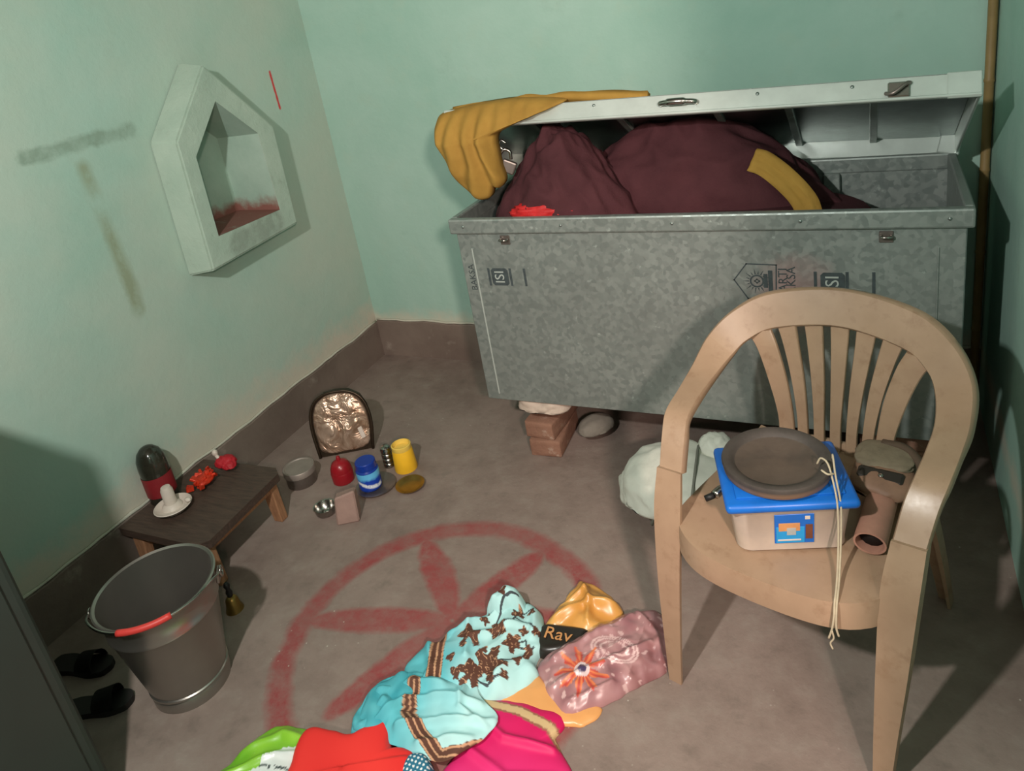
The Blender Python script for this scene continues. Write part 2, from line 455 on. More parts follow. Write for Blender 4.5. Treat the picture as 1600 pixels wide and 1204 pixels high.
def dado(name, along, a0, a1, pos, h, mat, sgn):
    """cement skirting with a chipped top edge and a thin plaster ridge above it"""
    n = int((a1 - a0) / .02); rng = random.Random(len(name)); V, F = [], []
    th = .012
    for i in range(n + 1):
        a = a0 + (a1 - a0) * i / n
        t = h + .010 * noise.noise(Vector((a * 7, 3, 1))) + .004 * noise.noise(Vector((a * 35, 5, 1)))
        for d, z in ((0, 0), (th, 0), (th, t - .004), (th - .004, t), (0, t)):
            V.append((pos + sgn * d, a, z) if along == 'y' else (a, pos + sgn * d, z))
    for i in range(n):
        for k in range(5):
            F.append((i * 5 + k, i * 5 + (k + 1) % 5, (i + 1) * 5 + (k + 1) % 5, (i + 1) * 5 + k))
    F += [(0, 1, 2, 3, 4), tuple(n * 5 + k for k in (4, 3, 2, 1, 0))]
    bm = bmesh.new(); me = bpy.data.meshes.new('t'); me.from_pydata(V, [], F); bm.from_mesh(me); bpy.data.meshes.remove(me)
    o = struct(frombm(name, bm, mat))
    pts = []
    for i in range(0, n + 1, 2):
        a = a0 + (a1 - a0) * i / n
        t = h + .010 * noise.noise(Vector((a * 7, 3, 1))) + .004 * noise.noise(Vector((a * 35, 5, 1))) + .006
        pts.append((pos + sgn * .006, a, t) if along == 'y' else (a, pos + sgn * .006, t))
    r = [.005 + .004 * abs(noise.noise(Vector((i * .7, 2, 9)))) for i in range(len(pts))]
    tube('plaster_ridge', pts, .007, MPL, o, seg=5, n=1, sp=False, radii=r)
    return o
dado('baseboard_left', 'y', .1, YB - .012, XW, .178, MD, 1)
dado('baseboard_back', 'x', XW + .012, XR, YB, .19, MD, -1)

# ------------------------------------------------------------------ object materials
def galvanised():
    m = MB('galvanised_sheet', .42, .45, .5)
    s = m.voro(70, out='Color'); n = m.noise(3, 6); k = m.noise(30, 5, .7)
    c = m.mix(s.ramp(.1, .9), lin(132, 142, 138), lin(148, 156, 151))
    c = m.mix(n.ramp(.35, .7) * .6, c, lin(122, 128, 124))
    c = m.mix(k.ramp(.62, .72) * .6, c, lin(186, 196, 190))
    x, y, z = m.xyz()
    dd = ((x - .33) * (x - .33) + (z - .44) * (z - .44)).sqrt() + (m.noise(12, 5) - .5) * .16
    c = m.mix(dd.ramp(.14, .02) * .55, c, lin(190, 142, 140))  # pink glow of the doorway lamp put into the sheet colour
    m.base(c); m.rough(s * .18 + k * .2 + .28); m.bump(n * .7 + m.noise(7, 3) * .5, .18, .01); return m.m
MG = galvanised()
MG2 = simple('lit_tin', lin(206, 216, 210), .34, .45, .08, 9, .1)  # paler than the body sheet: the bulb's gleam put into the colour
MG3 = simple('shaded_inner_sheet', lin(120, 130, 128), .3, .92, .15, 14, .1)  # darker copy of the sheet: shade under the lid put into the colour
MSTEEL = simple('stainless_steel', lin(176, 172, 166), .22, 1.0, .12, 6)
MSTEELD = simple('dull_steel', lin(140, 130, 124), .42, .8, .12, 20)
MINK = simple('stencil_ink', lin(66, 76, 78), .7, 0, .2, 60)
MRIV = simple('rivet_metal', lin(150, 160, 156), .35, .8)
MBRASS = simple('brass', lin(150, 122, 66), .36, .85, .15, 20)
MBLACK = simple('black_plastic', lin(26, 26, 26), .5)
MWHITE = simple('white_ceramic', lin(214, 200, 188), .45, 0, .06, 30)
MQ = MB('maroon_quilt', .9, 0, .15)
MQ.base(MQ.mix(MQ.noise(6, 5).ramp(.3, .7), lin(64, 36, 40), lin(80, 46, 50)))
MQ.bump(MQ.noise(28, 4) + MQ.noise(160, 2) * .3, .5, .006); MQ = MQ.m
MY = MB('mustard_cloth', .85, 0, .2); MY.base(MY.mix(MY.noise(9, 4).ramp(.3, .7), lin(144, 110, 50), lin(164, 128, 60))); MY.bump(MY.noise(60, 3), .3, .003); MY = MY.m
MREDC = simple('red_cloth', lin(196, 38, 40), .6, 0, .15, 30, .3)
def brickmat():
    m = MB('brick_clay', .9, 0, .2); n = m.noise(24, 5, .7)
    c = m.mix(m.noise(7, 4).ramp(.3, .7), lin(126, 92, 76), lin(148, 112, 94)); c = m.mix(n.ramp(.6, .75) * .6, c, lin(190, 172, 156))
    m.base(c); m.bump(n, .6, .01); return m.m
MB_ = brickmat()
MLIME = simple('lime_stone', lin(205, 188, 172), .9, 0, .12, 16, .6)
MSTONE = simple('grey_stone', lin(128, 122, 112), .85, 0, .12, 16, .4)
def wood():
    m = MB('dark_wood', .55, 0, .4); n = m.noise(5, 6, .65, stretch=(3, 22, 22)); d = m.noise(14, 5)
    c = m.mix(n.ramp(.3, .7), lin(58, 46, 40), lin(84, 66, 56)); c = m.mix(d.ramp(.62, .8) * .5, c, lin(126, 76, 66))
    m.base(c); m.bump(n, .4, .005); return m.m
MWD = wood()
def wood2():
    m = MB('bare_wood', .75, 0, .3); n = m.noise(6, 6, .65, stretch=(22, 22, 3))
    m.base(m.mix(n.ramp(.3, .7), lin(132, 92, 66), lin(164, 120, 88))); m.bump(n, .4, .004); return m.m
MWL2 = wood2()

# ------------------------------------------------------------------ metal trunk
TX0, TX1, TY0, TY1, TZ0, TZ1 = -1.265, .205, 2.03, 2.56, .236, .885
TW, TD, TH = TX1 - TX0, TY1 - TY0, TZ1 - TZ0
trunk = thing('metal_trunk', 'large galvanised tin trunk standing on bricks with its lid propped half open', 'trunk', ((TX0 + TX1) / 2, TY0, TZ0))
hx = TW / 2
def T(name, c, s, mat=MG, bevel=.003, parent=None): return box(name, c, s, mat, parent or trunk, bevel)
front = T('front_panel', (0, .004, TH / 2), (TW, .008, TH))
T('back_panel', (0, TD - .004, TH / 2), (TW, .008, TH)); T('side_panel', (-hx + .004, TD / 2, TH / 2), (.008, TD - .016, TH)); T('side_panel', (hx - .004, TD / 2, TH / 2), (.008, TD - .016, TH))
T('bottom_panel', (0, TD / 2, .006), (TW - .016, TD - .016, .012))
# folded rim
bm = bmesh.new()
bx(bm, (0, -.003, TH + .016), (TW + .03, .026, .052), None, .006, 2); bx(bm, (0, TD + .003, TH + .016), (TW + .03, .026, .052), None, .006, 2)
bx(bm, (-hx - .003, TD / 2, TH + .016), (.024, TD - .018, .052), None, .004); bx(bm, (hx + .003, TD / 2, TH + .016), (.024, TD - .018, .052), None, .004)
frombm('rim', bm, MG, trunk)
# folded seams on the front, the corner stiffeners inside the back
for sx, mt in ((-hx + .05, MG2), (hx - .062, MG)):
    T('seam', (sx, -.0015, TH / 2 - .02), (.005, .004, TH - .09), mt, .0012)
for sx in (-.45, .02, .40): T('stiffener', (sx, TD - .02, TH / 2 + .02), (.05, .022, TH - .05), MG, .003)
# latch staples on the front
for sx in (TX0 + .18 - trunk.location.x, .024 - trunk.location.x):
    la = T('latch_plate', (sx, -.002, TH - .035), (.034, .005, .032), MSTEELD, .002)
    tube('staple', [(sx - .011, -.004, TH - .03), (sx - .011, -.022, TH - .03), (sx + .011, -.022, TH - .03), (sx + .011, -.004, TH - .03)], .0035, MSTEEL, la, n=3)
def rivet(x, z, y=-.001, parent=None):
    bm = bmesh.new(); bmesh.ops.create_uvsphere(bm, u_segments=8, v_segments=5, radius=.005)
    for v in bm.verts: v.co = Vector((v.co.x + x, v.co.y * .5 + y, v.co.z + z))
    return frombm('rivet', bm, MRIV, parent or trunk, smooth=True)
for k in range(5): rivet(-hx + .04 + k * (TW - .08) / 4, TH + .016, -.016)
# stencilled marks on the front: hut with sun, lettering and quality mark, all turned a quarter
lx = lambda x: x - trunk.location.x
lz = lambda z: z - TZ0
def ink_strip(pl, wd, name='stencil_line', parent=front, closed=False):
    bm = bmesh.new(); P = [Vector((a, b)) for a, b in pl]; n = len(P)
    for i in range(n if closed else n - 1):
        a, b = P[i], P[(i + 1) % n]; t = (b - a).normalized(); q = Vector((-t.y, t.x)) * wd / 2; a2, b2 = a - t * wd / 2, b + t * wd / 2
        f = [bm.verts.new((p.x, y, p.y)) for y in (-.0009, .0005) for p in (a2 + q, b2 + q, b2 - q, a2 - q)]
        for idx in ((0, 1, 2, 3), (4, 5, 6, 7), (0, 1, 5, 4), (1, 2, 6, 5), (2, 3, 7, 6), (3, 0, 4, 7)): bm.faces.new([f[i_] for i_ in idx])
    return frombm(name, bm, MINK, parent)
def inkm(x, z, rot=PI / 2):   # text plane facing -y, turned by rot in its own plane
    return Matrix.Translation((lx(x), -.0006, lz(z))) @ Matrix.Rotation(PI / 2, 4, 'X') @ Matrix.Rotation(rot, 4, 'Z')
ink_strip([(lx(-.368), lz(.721)), (lx(-.332), lz(.771)), (lx(-.251), lz(.768)), (lx(-.255), lz(.661)), (lx(-.332), lz(.663))], .0035, 'stencil_hut', closed=True)
cxs, czs = lx(-.305), lz(.718)
bm = bmesh.new()
for k in range(28):
    a0, a1 = 2 * PI * k / 28, 2 * PI * (k + 1) / 28
    f = [bm.verts.new((cxs + r * math.cos(a), -.0008, czs + r * math.sin(a))) for a, r in ((a0, .015), (a1, .015), (a1, .020), (a0, .020))]; bm.faces.new(f)
for k in range(18):
    a = 2 * PI * k / 18; r2 = .040 if k % 2 else .033
    f = [bm.verts.new((cxs + r * math.cos(b), -.0008, czs + r * math.sin(b))) for b, r in ((a - .09, .022), (a + .09, .022), (a, r2))]; bm.faces.new(f)
frombm('stencil_sun', bm, MINK, front)
ink_strip([(cxs, czs - .006), (cxs - .006, czs), (cxs, czs + .006), (cxs + .007, czs)], .003, 'stencil_flame', closed=True)
ink_strip([(lx(-.268), lz(.69)), (lx(-.268), lz(.745))], .012, 'stencil_base')
ink_strip([(lx(-.281), lz(.703)), (lx(-.281), lz(.735))], .011, 'stencil_base')
text_mesh('lettering', 'AARTI', .034, MINK, front, inkm(-.234, .712))
text_mesh('lettering', 'BAKSA', .034, MINK, front, inkm(-.212, .712))
def isi(x, z, s):
    p = prism('quality_mark', [(lx(x) + a * s, lz(z) + b * s) for a, b in ((-.5, -.38), (-.38, -.5), (.38, -.5), (.5, -.38), (.5, .38), (.38, .5), (-.38, .5), (-.5, .38))], -.0008, .0005, MINK, front)
    text_mesh('mark_letters', 'ISI', s * .8, MG2, p, Matrix.Translation((0, -.0006, 0)) @ inkm(x, z), .0004)
isi(-.106, .715, .062); isi(-1.128, .718, .062)
for x in (-.15, -.07, -.005, -1.168, -1.088, -1.036): ink_strip([(lx(x), lz(.69)), (lx(x), lz(.745))], .008, 'stencil_smudge')
text_mesh('lettering', 'BAKSA', .032, MINK, front, inkm(-1.232, .715))
# lid: hinged along the back rim, its own frame tilted up
lid = bpy.data.objects.new('lid', None); COL.objects.link(lid); lid.parent = trunk; lid.location = (0, TD + .01, TH + .046); lid.rotation_euler = (math.radians(-29.5), math.radians(1.1), 0); lid.empty_display_size = .05
LD, LH, lw = .545, .062, TW + .035
def Lp(name, c, s, mat=MG, bevel=.003): return box(name, c, s, mat, lid, bevel)
Lp('top_sheet', (0, -LD / 2, LH - .002), (lw, LD, .004)); Lp('inner_sheet', (0, -LD / 2, LH - .0055), (lw - .018, LD - .018, .003), MG3, .001); Lp('lip', (0, -LD + .004, LH / 2), (lw, .008, LH), MG2, .002); Lp('lip', (0, -.004, LH / 2), (lw, .008, LH), MG2, .002)
Lp('lip', (-lw / 2 + .004, -LD / 2, LH / 2), (.008, LD - .016, LH), MG2, .002); Lp('lip', (lw / 2 - .004, -LD / 2, LH / 2), (.008, LD - .016, LH), MG2, .002)
for x in (-.5, -.2, .1, .30, .52): Lp('rib', (x, -LD / 2, LH - .012), (.022, LD - .02, .012), MG, .002)
Lp('edge_fold', (0, -LD - .001, .004), (lw + .004, .012, .008), MG2, .002)
tube('handle', [(-.03, -LD, LH * .5), (-.025, -LD - .016, LH * .5), (.02, -LD - .024, LH * .5), (.065, -LD - .016, LH * .5), (.07, -LD, LH * .5)], .0075, MSTEEL, lid, seg=8, radii=[.005, .008, .011, .008, .005])
for x in (.575, -.56):
    h_ = Lp('hasp', (x, -LD - .004, LH * .45), (.05, .008, .04), MSTEEL, .003)
    tube('hasp_loop', [(x - .03, -LD - .006, LH * .3), (x - .012, -LD - .018, LH * .25), (x + .015, -LD - .018, LH * .6), (x + .025, -LD - .006, LH * .7)], .005, MSTEELD, h_)
for k in range(7):
    x = -lw / 2 + .05 + k * (lw - .1) / 6
    bm = bmesh.new(); bmesh.ops.create_uvsphere(bm, u_segments=8, v_segments=5, radius=.005)
    for v in bm.verts: v.co = Vector((v.co.x + x, v.co.y * .5 - LD - .001, v.co.z + LH * .72))
    frombm('rivet', bm, MRIV, lid, smooth=True)
# crumpled corner caps
for sx in (-1, 1):
    Lp('corner_cap', (sx * (lw / 2 - .035), -LD + .001, LH / 2), (.075, .012, LH + .004), MG2)
    box('corner_cap', (sx * (lw / 2 - .02), -.012, LH / 2 + .002), (.06, .02, LH + .01), MG2, lid, .003, Matrix.Rotation(.2 * sx, 3, 'Y'))

# ------------------------------------------------------------------ what lies in the trunk
q1 = blob('quilt', (.25, .15, .30), MQ, None, (0, 0, 0), .10, 4.6, 1.0, 2.1, 6, -.1, .45); q1.location = (-.925, 2.205, .86)
tag(q1, 'maroon quilt folded to a peak in the front left of the open trunk', 'quilt', 'bedding in the trunk')
q2 = blob('quilt', (.43, .165, .30), MQ, None, (0, 0, 0), .08, 4.4, 4.0, 2.4, 6, -.1, .42); q2.location = (-.555, 2.355, .845)
tag(q2, 'wide dark maroon quilt slumping across the middle of the trunk', 'quilt', 'bedding in the trunk')
q3 = blob('quilt', (.60, .22, .20), MQ, None, (0, 0, 0), .04, 2.6, 8.0, 4, 5, None, 0); q3.location = (-.60, 2.29, .68)
tag(q3, 'flat maroon quilt lying lowest, filling the trunk to its rim', 'quilt', 'bedding in the trunk')
rb = blob('cloth_bundle', (.10, .035, .034), MREDC, None, (0, 0, 0), .22, 6, 2.0, 2.2, 4); rb.location = (-.965, 2.082, .926)
tag(rb, 'small bright red crumpled cloth tucked below the maroon quilt', 'cloth')
def ribbon_sheet(name, path, wvec, th, mat, wob=.006, seed=0, nu=30, nw=8):
    P = spline(path, max(2, nu // (len(path) - 1))); W = spline(wvec, max(2, nu // (len(path) - 1)))
    bm = bmesh.new(); top, bot = [], []
    for i, (p, a) in enumerate(zip(P, W)):
        t = (P[min(i + 1, len(P) - 1)] - P[max(i - 1, 0)]).normalized(); nn = t.cross(a).normalized()
        r1, r2 = [], []
        for k in range(nw + 1):
            u = k / nw * 2 - 1; q = p + a * u + nn * wob * (noise.noise(Vector((i * .25, u * 2.2, seed))) + .6 * math.sin(u * 7 + i * .1 + seed))
            r1.append(bm.verts.new(q + nn * th / 2)); r2.append(bm.verts.new(q - nn * th / 2))
        top.append(r1); bot.append(r2)
    n = len(P)
    for i in range(n - 1):
        for k in range(nw):
            bm.faces.new((top[i][k], top[i][k + 1], top[i + 1][k + 1], top[i + 1][k])); bm.faces.new((bot[i][k], bot[i + 1][k], bot[i + 1][k + 1], bot[i][k + 1]))
        for k in (0, nw): bm.faces.new((top[i][k], top[i + 1][k], bot[i + 1][k], bot[i][k]))
    for i in (0, n - 1):
        for k in range(nw): bm.faces.new((top[i][k], top[i][k + 1], bot[i][k + 1], bot[i][k]))
    return frombm(name, bm, mat, None, smooth=True)
ys = ribbon_sheet('folded_cloth', [(-.325, 2.20, 1.03), (-.285, 2.19, 1.015), (-.225, 2.17, .965), (-.180, 2.15, .91), (-.160, 2.13, .84)], [(.014, .012, .030), (.016, .012, .030), (.022, .01, .026), (.032, .01, .012), (.032, .01, .004)], .006, MY, .007, 3)
tag(ys, 'strip of mustard yellow cloth draped over the right end of the quilts', 'cloth')
# mustard cloth over the left corner of the lid: a hanging bunch plus a tail along the top of the lid
yc = thing('draped_cloth', 'mustard yellow cloth bunched over the left front corner of the trunk lid', 'cloth', (-1.17, 2.08, 1.0))
def hanging():
    out = [(-1.318, 1.212), (-1.302, 1.262), (-1.20, 1.278), (-1.04, 1.286), (-.92, 1.280), (-.83, 1.266), (-.95, 1.234), (-1.05, 1.200), (-1.088, 1.185), (-1.086, 1.09), (-1.075, 1.035), (-1.10, 1.008), (-1.12, 1.02), (-1.14, .978), (-1.18, .97), (-1.235, 1.02), (-1.282, 1.11)]
    B = resample(chaikin(out, 2), 160); c = Vector((-1.15, 1.18)); V, F = [], []; R = 22
    def yy(p, s): 
        f = max(0, 1 - s ** 3.2) ** .5
        fo = math.sin((p.x * 95 + (p.y - 1.1) * 26 * (p.x + 1.16) * 5) + 2.5 * nz(p.x, p.y, 8, 2)) * .007 * (0.4 + min(1, max(0, (1.29 - p.y) * 8))) + nz(p.x, p.y, 22, 4) * .006
        lean = max(0, p.y - 1.17) * .55
        return -.048 * f - fo * min(1, f * 1.6) + lean
    V.append((c.x + 1.17, yy(c, 0), c.y - 1.0))
    for r in range(1, R + 1):
        s = (r / R) ** .8
        for p in B:
            q = c.lerp(p, s); V.append((q.x + 1.17, yy(q, s), q.y - 1.0))
    nb = len(V)
    for r in range(1, R + 1):
        s = r / R
        if r == 1: V.append((c.x + 1.17, .05 + max(0, c.y - 1.17) * .55, c.y - 1.0))
    for p in B: V.append((p.x + 1.17, .028 + max(0, p.y - 1.17) * .55, p.y - 1.0))
    n = 160
    for k in range(n):
        k2 = (k + 1) % n; F.append((0, 1 + k2, 1 + k))
        for r in range(R - 1): a = 1 + r * n; b = a + n; F.append((a + k, a + k2, b + k2, b + k))
        a = 1 + (R - 1) * n; F.append((a + k, a + k2, nb + 1 + k2, nb + 1 + k)); F.append((nb, nb + 1 + k, nb + 1 + k2))
    bm = bmesh.new(); me = bpy.data.meshes.new('t'); me.from_pydata(V, [], F); bm.from_mesh(me); bpy.data.meshes.remove(me)
    return frombm('hanging_folds', bm, MY, yc, smooth=True)
hanging()
tl = ribbon_sheet('trailing_end', [(-1.25, 2.245, 1.214), (-1.05, 2.235, 1.228), (-.92, 2.215, 1.238), (-.77, 2.185, 1.243), (-.60, 2.155, 1.247)], [(0, .11, -.06), (0, .09, -.05), (0, .07, -.039), (0, .045, -.025), (0, .012, -.007)], .022, MY, .009, 6)
for v in tl.data.vertices: v.co -= Vector((-1.17, 2.08, 1.0))
tl.parent = yc
# padlock hanging at the left end of the trunk, below the yellow cloth
pk = thing('padlock', 'small steel padlock hanging beside the yellow cloth above the quilt', 'padlock', (-1.075, 2.12, 1.05), .3)
box('lock_body', (0, 0, .02), (.048, .02, .042), MSTEELD, pk, .005, Matrix.Rotation(.5, 3, 'Y'), 2)
tube('shackle', [(-.018, 0, .035), (-.022, 0, .06), (-.006, 0, .078), (.012, 0, .068), (.012, 0, .044)], .0055, MSTEEL, pk)
tube('chain_link', [(-.008, .0, .078), (-.020, .004, .092), (-.012, .006, .108), (.004, .002, .098)], .004, MSTEEL, pk)

# ------------------------------------------------------------------ supports below the trunk
def brick(loc, s, rz, label, seed, name='brick', mat=MB_, grp='bricks propping up the trunk', cat='brick'):
    bm = bmesh.new(); bx(bm, (0, 0, s[2] / 2), s, None, .007, 2)
    bmesh.ops.subdivide_edges(bm, edges=[e for e in bm.edges if e.calc_length() > .03], cuts=3, use_grid_fill=True)
    for v in bm.verts:
        k = .004
        if .004 < v.co.z < s[2] - .004: v.co += Vector((noise.noise(v.co * 25 + Vector((seed, 0, 0))), noise.noise(v.co * 25 + Vector((0, seed, 9))), 0)) * k
    o = frombm(name, bm, mat, None, angle=40); o.location = loc; o.rotation_euler = (0, 0, rz)
    return tag(o, label, cat, grp)
brick((-1.085, 2.155, 0), (.12, .225, .068), .06, 'lowest clay brick of the pile under the left end of the trunk', 1)
brick((-1.09, 2.165, .068), (.115, .225, .068), -.05, 'upper clay brick of the left pile, just below the pale stone', 2)
st = blob('stone_block', (.095, .10, .0505), MLIME, None, (0, 0, .05), .10, 5, 3.0, 5, 4, 0); st.location = (-1.075, 2.145, .1358)
for v in st.data.vertices:
    v.co.z = min(max(v.co.z, 0), .1002)
tag(st, 'pale whitish stone block wedged between the bricks and the trunk', 'stone')
for x, y, s in ((.06, 2.14, 'right front'), (.06, 2.45, 'right rear'), (-1.09, 2.45, 'left rear')):
    for k in range(3): brick((x + .006 * k, y, k * .0786), (.22, .11, .0786), .05 * (k - 1), '%s clay brick of the dim pile under the %s corner of the trunk' % (('lowest', 'middle', 'topmost')[k], s), 5 + k)
gs = blob('stone', (.05, .07, .045), MSTONE, None, (0, 0, .04), .06, 3, 5.0, 2.4, 4, 0, rotz=-.6); gs.location = (-.935, 2.20, 0)
tag(gs, 'smooth grey stone on the floor right of the brick pile', 'stone')
# bamboo pole in the corner
bp = thing('bamboo_pole', 'thin bamboo pole leaning upright in the back right corner', 'pole', (.308, 2.672, 0))
pr = []
for k in range(9):
    z = k * .28; pr += [(.0135, z + .004), (.0135, z + .268), (.0155, z + .274), (.0155, z + .278)]
lathe('culm', [(0, 0)] + pr + [(0, 2.53)], simple('bamboo', lin(150, 124, 80), .5, 0, .12, 12), bp, 14, angle=60)

# ------------------------------------------------------------------ plastic armchair
def chairmat():
    m = MB('tan_plastic', .38, 0, .5); n = m.noise(4, 6, .65); k = m.noise(22, 5, .65)
    c = m.mix(n.ramp(.3, .7), lin(148, 121, 98), lin(170, 142, 117)); c = m.mix(k.ramp(.56, .74) * .55, c, lin(126, 96, 72)); c = m.mix(m.noise(9, 6, .7).ramp(.58, .66) * .45, c, lin(140, 108, 82))
    m.base(c); m.rough(k * .35 + .22); m.bump(k, .06, .003); return m.m
MC = chairmat()
CH_R = math.radians(-15.0); CH_L = Vector((-.205, 1.222, 0))
chair = thing('plastic_armchair', 'worn tan moulded plastic armchair with fanned back slats, loaded with a box', 'chair', CH_L, CH_R)
def chw(x, y, z):   # chair-local to room
    return Vector((CH_L.x + x * math.cos(CH_R) - y * math.sin(CH_R), CH_L.y + x * math.sin(CH_R) + y * math.cos(CH_R), z))
V3 = Vector
# seat shell
def seat():
    nx, ny = 28, 26; bm = bmesh.new(); top = []; 
    rows = []
    for j in range(-5, ny + 1):
        row = []
        for i in range(nx + 1):
            u = i / nx * 2 - 1
            if j >= 0:
                v = j / ny; hw = .232 - .045 * v ** 1.5; bow = .028 * (1 - u * u) * (1 - v) ** 2
                x = u * hw; y = .015 + v * .445 - bow + .06 * abs(u) ** 5 * (1 - v) ** 3
                z = .425 - .016 * math.exp(-((x / .16) ** 2 + ((y - .25) / .15) ** 2)) + .02 * max(0, v - .85) * 4 + .012 * abs(u) ** 4 - .006 * (1 - v) ** 4
            else:
                t = -j / 5; hw = .232; bow = .028 * (1 - u * u)
                x = u * hw; y = .015 - bow + .06 * abs(u) ** 5 - .008 * math.sin(t * PI / 2); z = .419 + .012 * abs(u) ** 4 - t * (.056 + .006 * abs(u) ** 3)
            row.append(bm.verts.new((x, y, z)))
        rows.append(row)
    for a, b in zip(rows, rows[1:]):
        for i in range(nx): bm.faces.new((a[i], a[i + 1], b[i + 1], b[i]))
    bmesh.ops.recalc_face_normals(bm, faces=bm.faces)
    r = bmesh.ops.solidify(bm, geom=list(bm.faces), thickness=.006)
    return frombm('seat', bm, MC, chair, angle=45)
seat()
# arms and back rail: one continuous moulded band, cut into left arm, rail and right arm
HALF = [((-.246, .105, .525), (-.030, 0, 0), (0, -.012, .005)), ((-.255, .145, .585), (-.031, 0, 0), (0, -.011, .007)), ((-.264, .180, .616), (-.031, 0, 0), (0, -.004, .012)), ((-.268, .25, .632), (-.031, 0, 0), (0, 0, .013)), ((-.270, .33, .650), (-.033, .002, .006), (.003, -.003, .013)),
        ((-.258, .405, .690), (-.034, .004, .020), (.005, -.008, .010)), ((-.222, .455, .735), (-.022, .010, .034), (.006, -.011, .005)), ((-.15, .495, .770), (-.008, .014, .042), (.004, -.013, .003)), ((0, .52, .786), (0, .015, .043), (0, -.014, .004))]
FULL = [(V3(a), V3(b), V3(c)) for a, b, c in HALF] + [(V3((-a[0], a[1], a[2])), V3((-b[0], b[1], b[2])), V3((-c[0], c[1], c[2]))) for a, b, c in HALF[-2::-1]]
DN = [spline([f[i] for f in FULL], 7) for i in range(3)]
def band(name, i0, i1):
    prof = RR; m_ = len(prof); bm = bmesh.new(); R = []
    for p, a, t in list(zip(*DN))[i0:i1]: R.append([bm.verts.new(p + a * x + t * y) for x, y in prof])
    for i in range(len(R) - 1):
        for k in range(m_): bm.faces.new((R[i][k], R[i][(k + 1) % m_], R[i + 1][(k + 1) % m_], R[i + 1][k]))
    bm.faces.new(R[0][::-1]); bm.faces.new(R[-1])
    return frombm(name, bm, MC, chair, angle=40)
band('arm', 0, 5 * 7 + 1); band('back_rail', 5 * 7, 11 * 7 + 1); band('arm', 11 * 7, len(DN[0]))
# slats: two wide outer ones and five inner ones, fanning outward to the top
for k in range(7):
    u = (k - 3) / 3.0; outer = abs(k - 3) == 3
    xb, xt = u * .112, u * .182
    wb, wt = (.020, .027) if outer else (.0135, .0190)
    zt = .762 - .040 * abs(u) ** 2; yt = .507 - .045 * u * u; yb = .452 - .015 * u * u
    xm = xb + (xt - xb) * .30; 
    stn = [(V3((xb, yb, .415)), V3((wb, 0, 0)), V3((0, .006, 0))), (V3((xb * 1.02, yb + .008, .50)), V3((wb * .95, 0, 0)), V3((0, .006, 0))), (V3((xm, yb * .5 + yt * .5, .60)), V3((wb * 1.18, 0, 0)), V3((0, .006, 0))), (V3((xb + (xt - xb) * .68, yb * .2 + yt * .8, .685)), V3((wt, 0, -.002 * u)), V3((0, .006, 0))), (V3((xt, yt, zt)), V3((wt * 1.15, -.004 * u, -.006 * u)), V3((0, .006, 0)))]
    sweep('slat', stn, RR, MC, chair, 5)
# lower back bar where the slats meet the seat
sweep('back_base', [(V3((-.178, .43, .432)), V3((0, .006, .016)), V3((0, .008, 0))), (V3((-.10, .452, .432)), V3((0, .004, .02)), V3((0, .008, 0))), (V3((0, .462, .432)), V3((0, .004, .02)), V3((0, .008, 0))), (V3((.10, .452, .432)), V3((0, .004, .02)), V3((0, .008, 0))), (V3((.178, .43, .432)), V3((0, .006, .016)), V3((0, .008, 0)))], RR, MC, chair)
LPROF = [(-1, -1), (1, -1), (1, -.62), (-.55, -.62), (-.55, 1), (-1, 1)]
for s in (-1, 1):
    m_ = s
    leg = [(V3((s * .246, .106, .53)), V3((.030 * m_ * -1, 0, 0)), V3((0, .020, -.004))), (V3((s * .240, .075, .44)), V3((.033 * -m_, 0, 0)), V3((0, .026, 0))), (V3((s * .236, .045, .28)), V3((.028 * -m_, 0, 0)), V3((0, .026, 0))), (V3((s * .231, .02, .12)), V3((.021 * -m_, 0, 0)), V3((0, .022, 0))), (V3((s * .228, .004, 0)), V3((.016 * -m_, 0, 0)), V3((0, .018, 0)))]
    sweep('leg', leg, LPROF, MC, chair, 5)
    lw_ = [(V3((s * .165, .445, .43)), V3((.030 * -m_, 0, 0)), V3((0, -.022, 0))), (V3((s * .195, .475, .28)), V3((.026 * -m_, 0, 0)), V3((0, -.022, 0))), (V3((s * .218, .51, .12)), V3((.02 * -m_, 0, 0)), V3((0, -.02, 0))), (V3((s * .232, .535, 0)), V3((.016 * -m_, 0, 0)), V3((0, -.017, 0)))]
    sweep('leg', lw_, LPROF, MC, chair, 5)
    # foot of the front leg and web below the arm joining the seat
    sweep('side_rail', [(V3((s * .222, .05, .405)), V3((0, 0, .022)), V3((.010, 0, 0))), (V3((s * .215, .2, .41)), V3((0, 0, .018)), V3((.008, 0, 0))), (V3((s * .19, .40, .42)), V3((0, 0, .016)), V3((.008, 0, 0)))], RR, MC, chair)

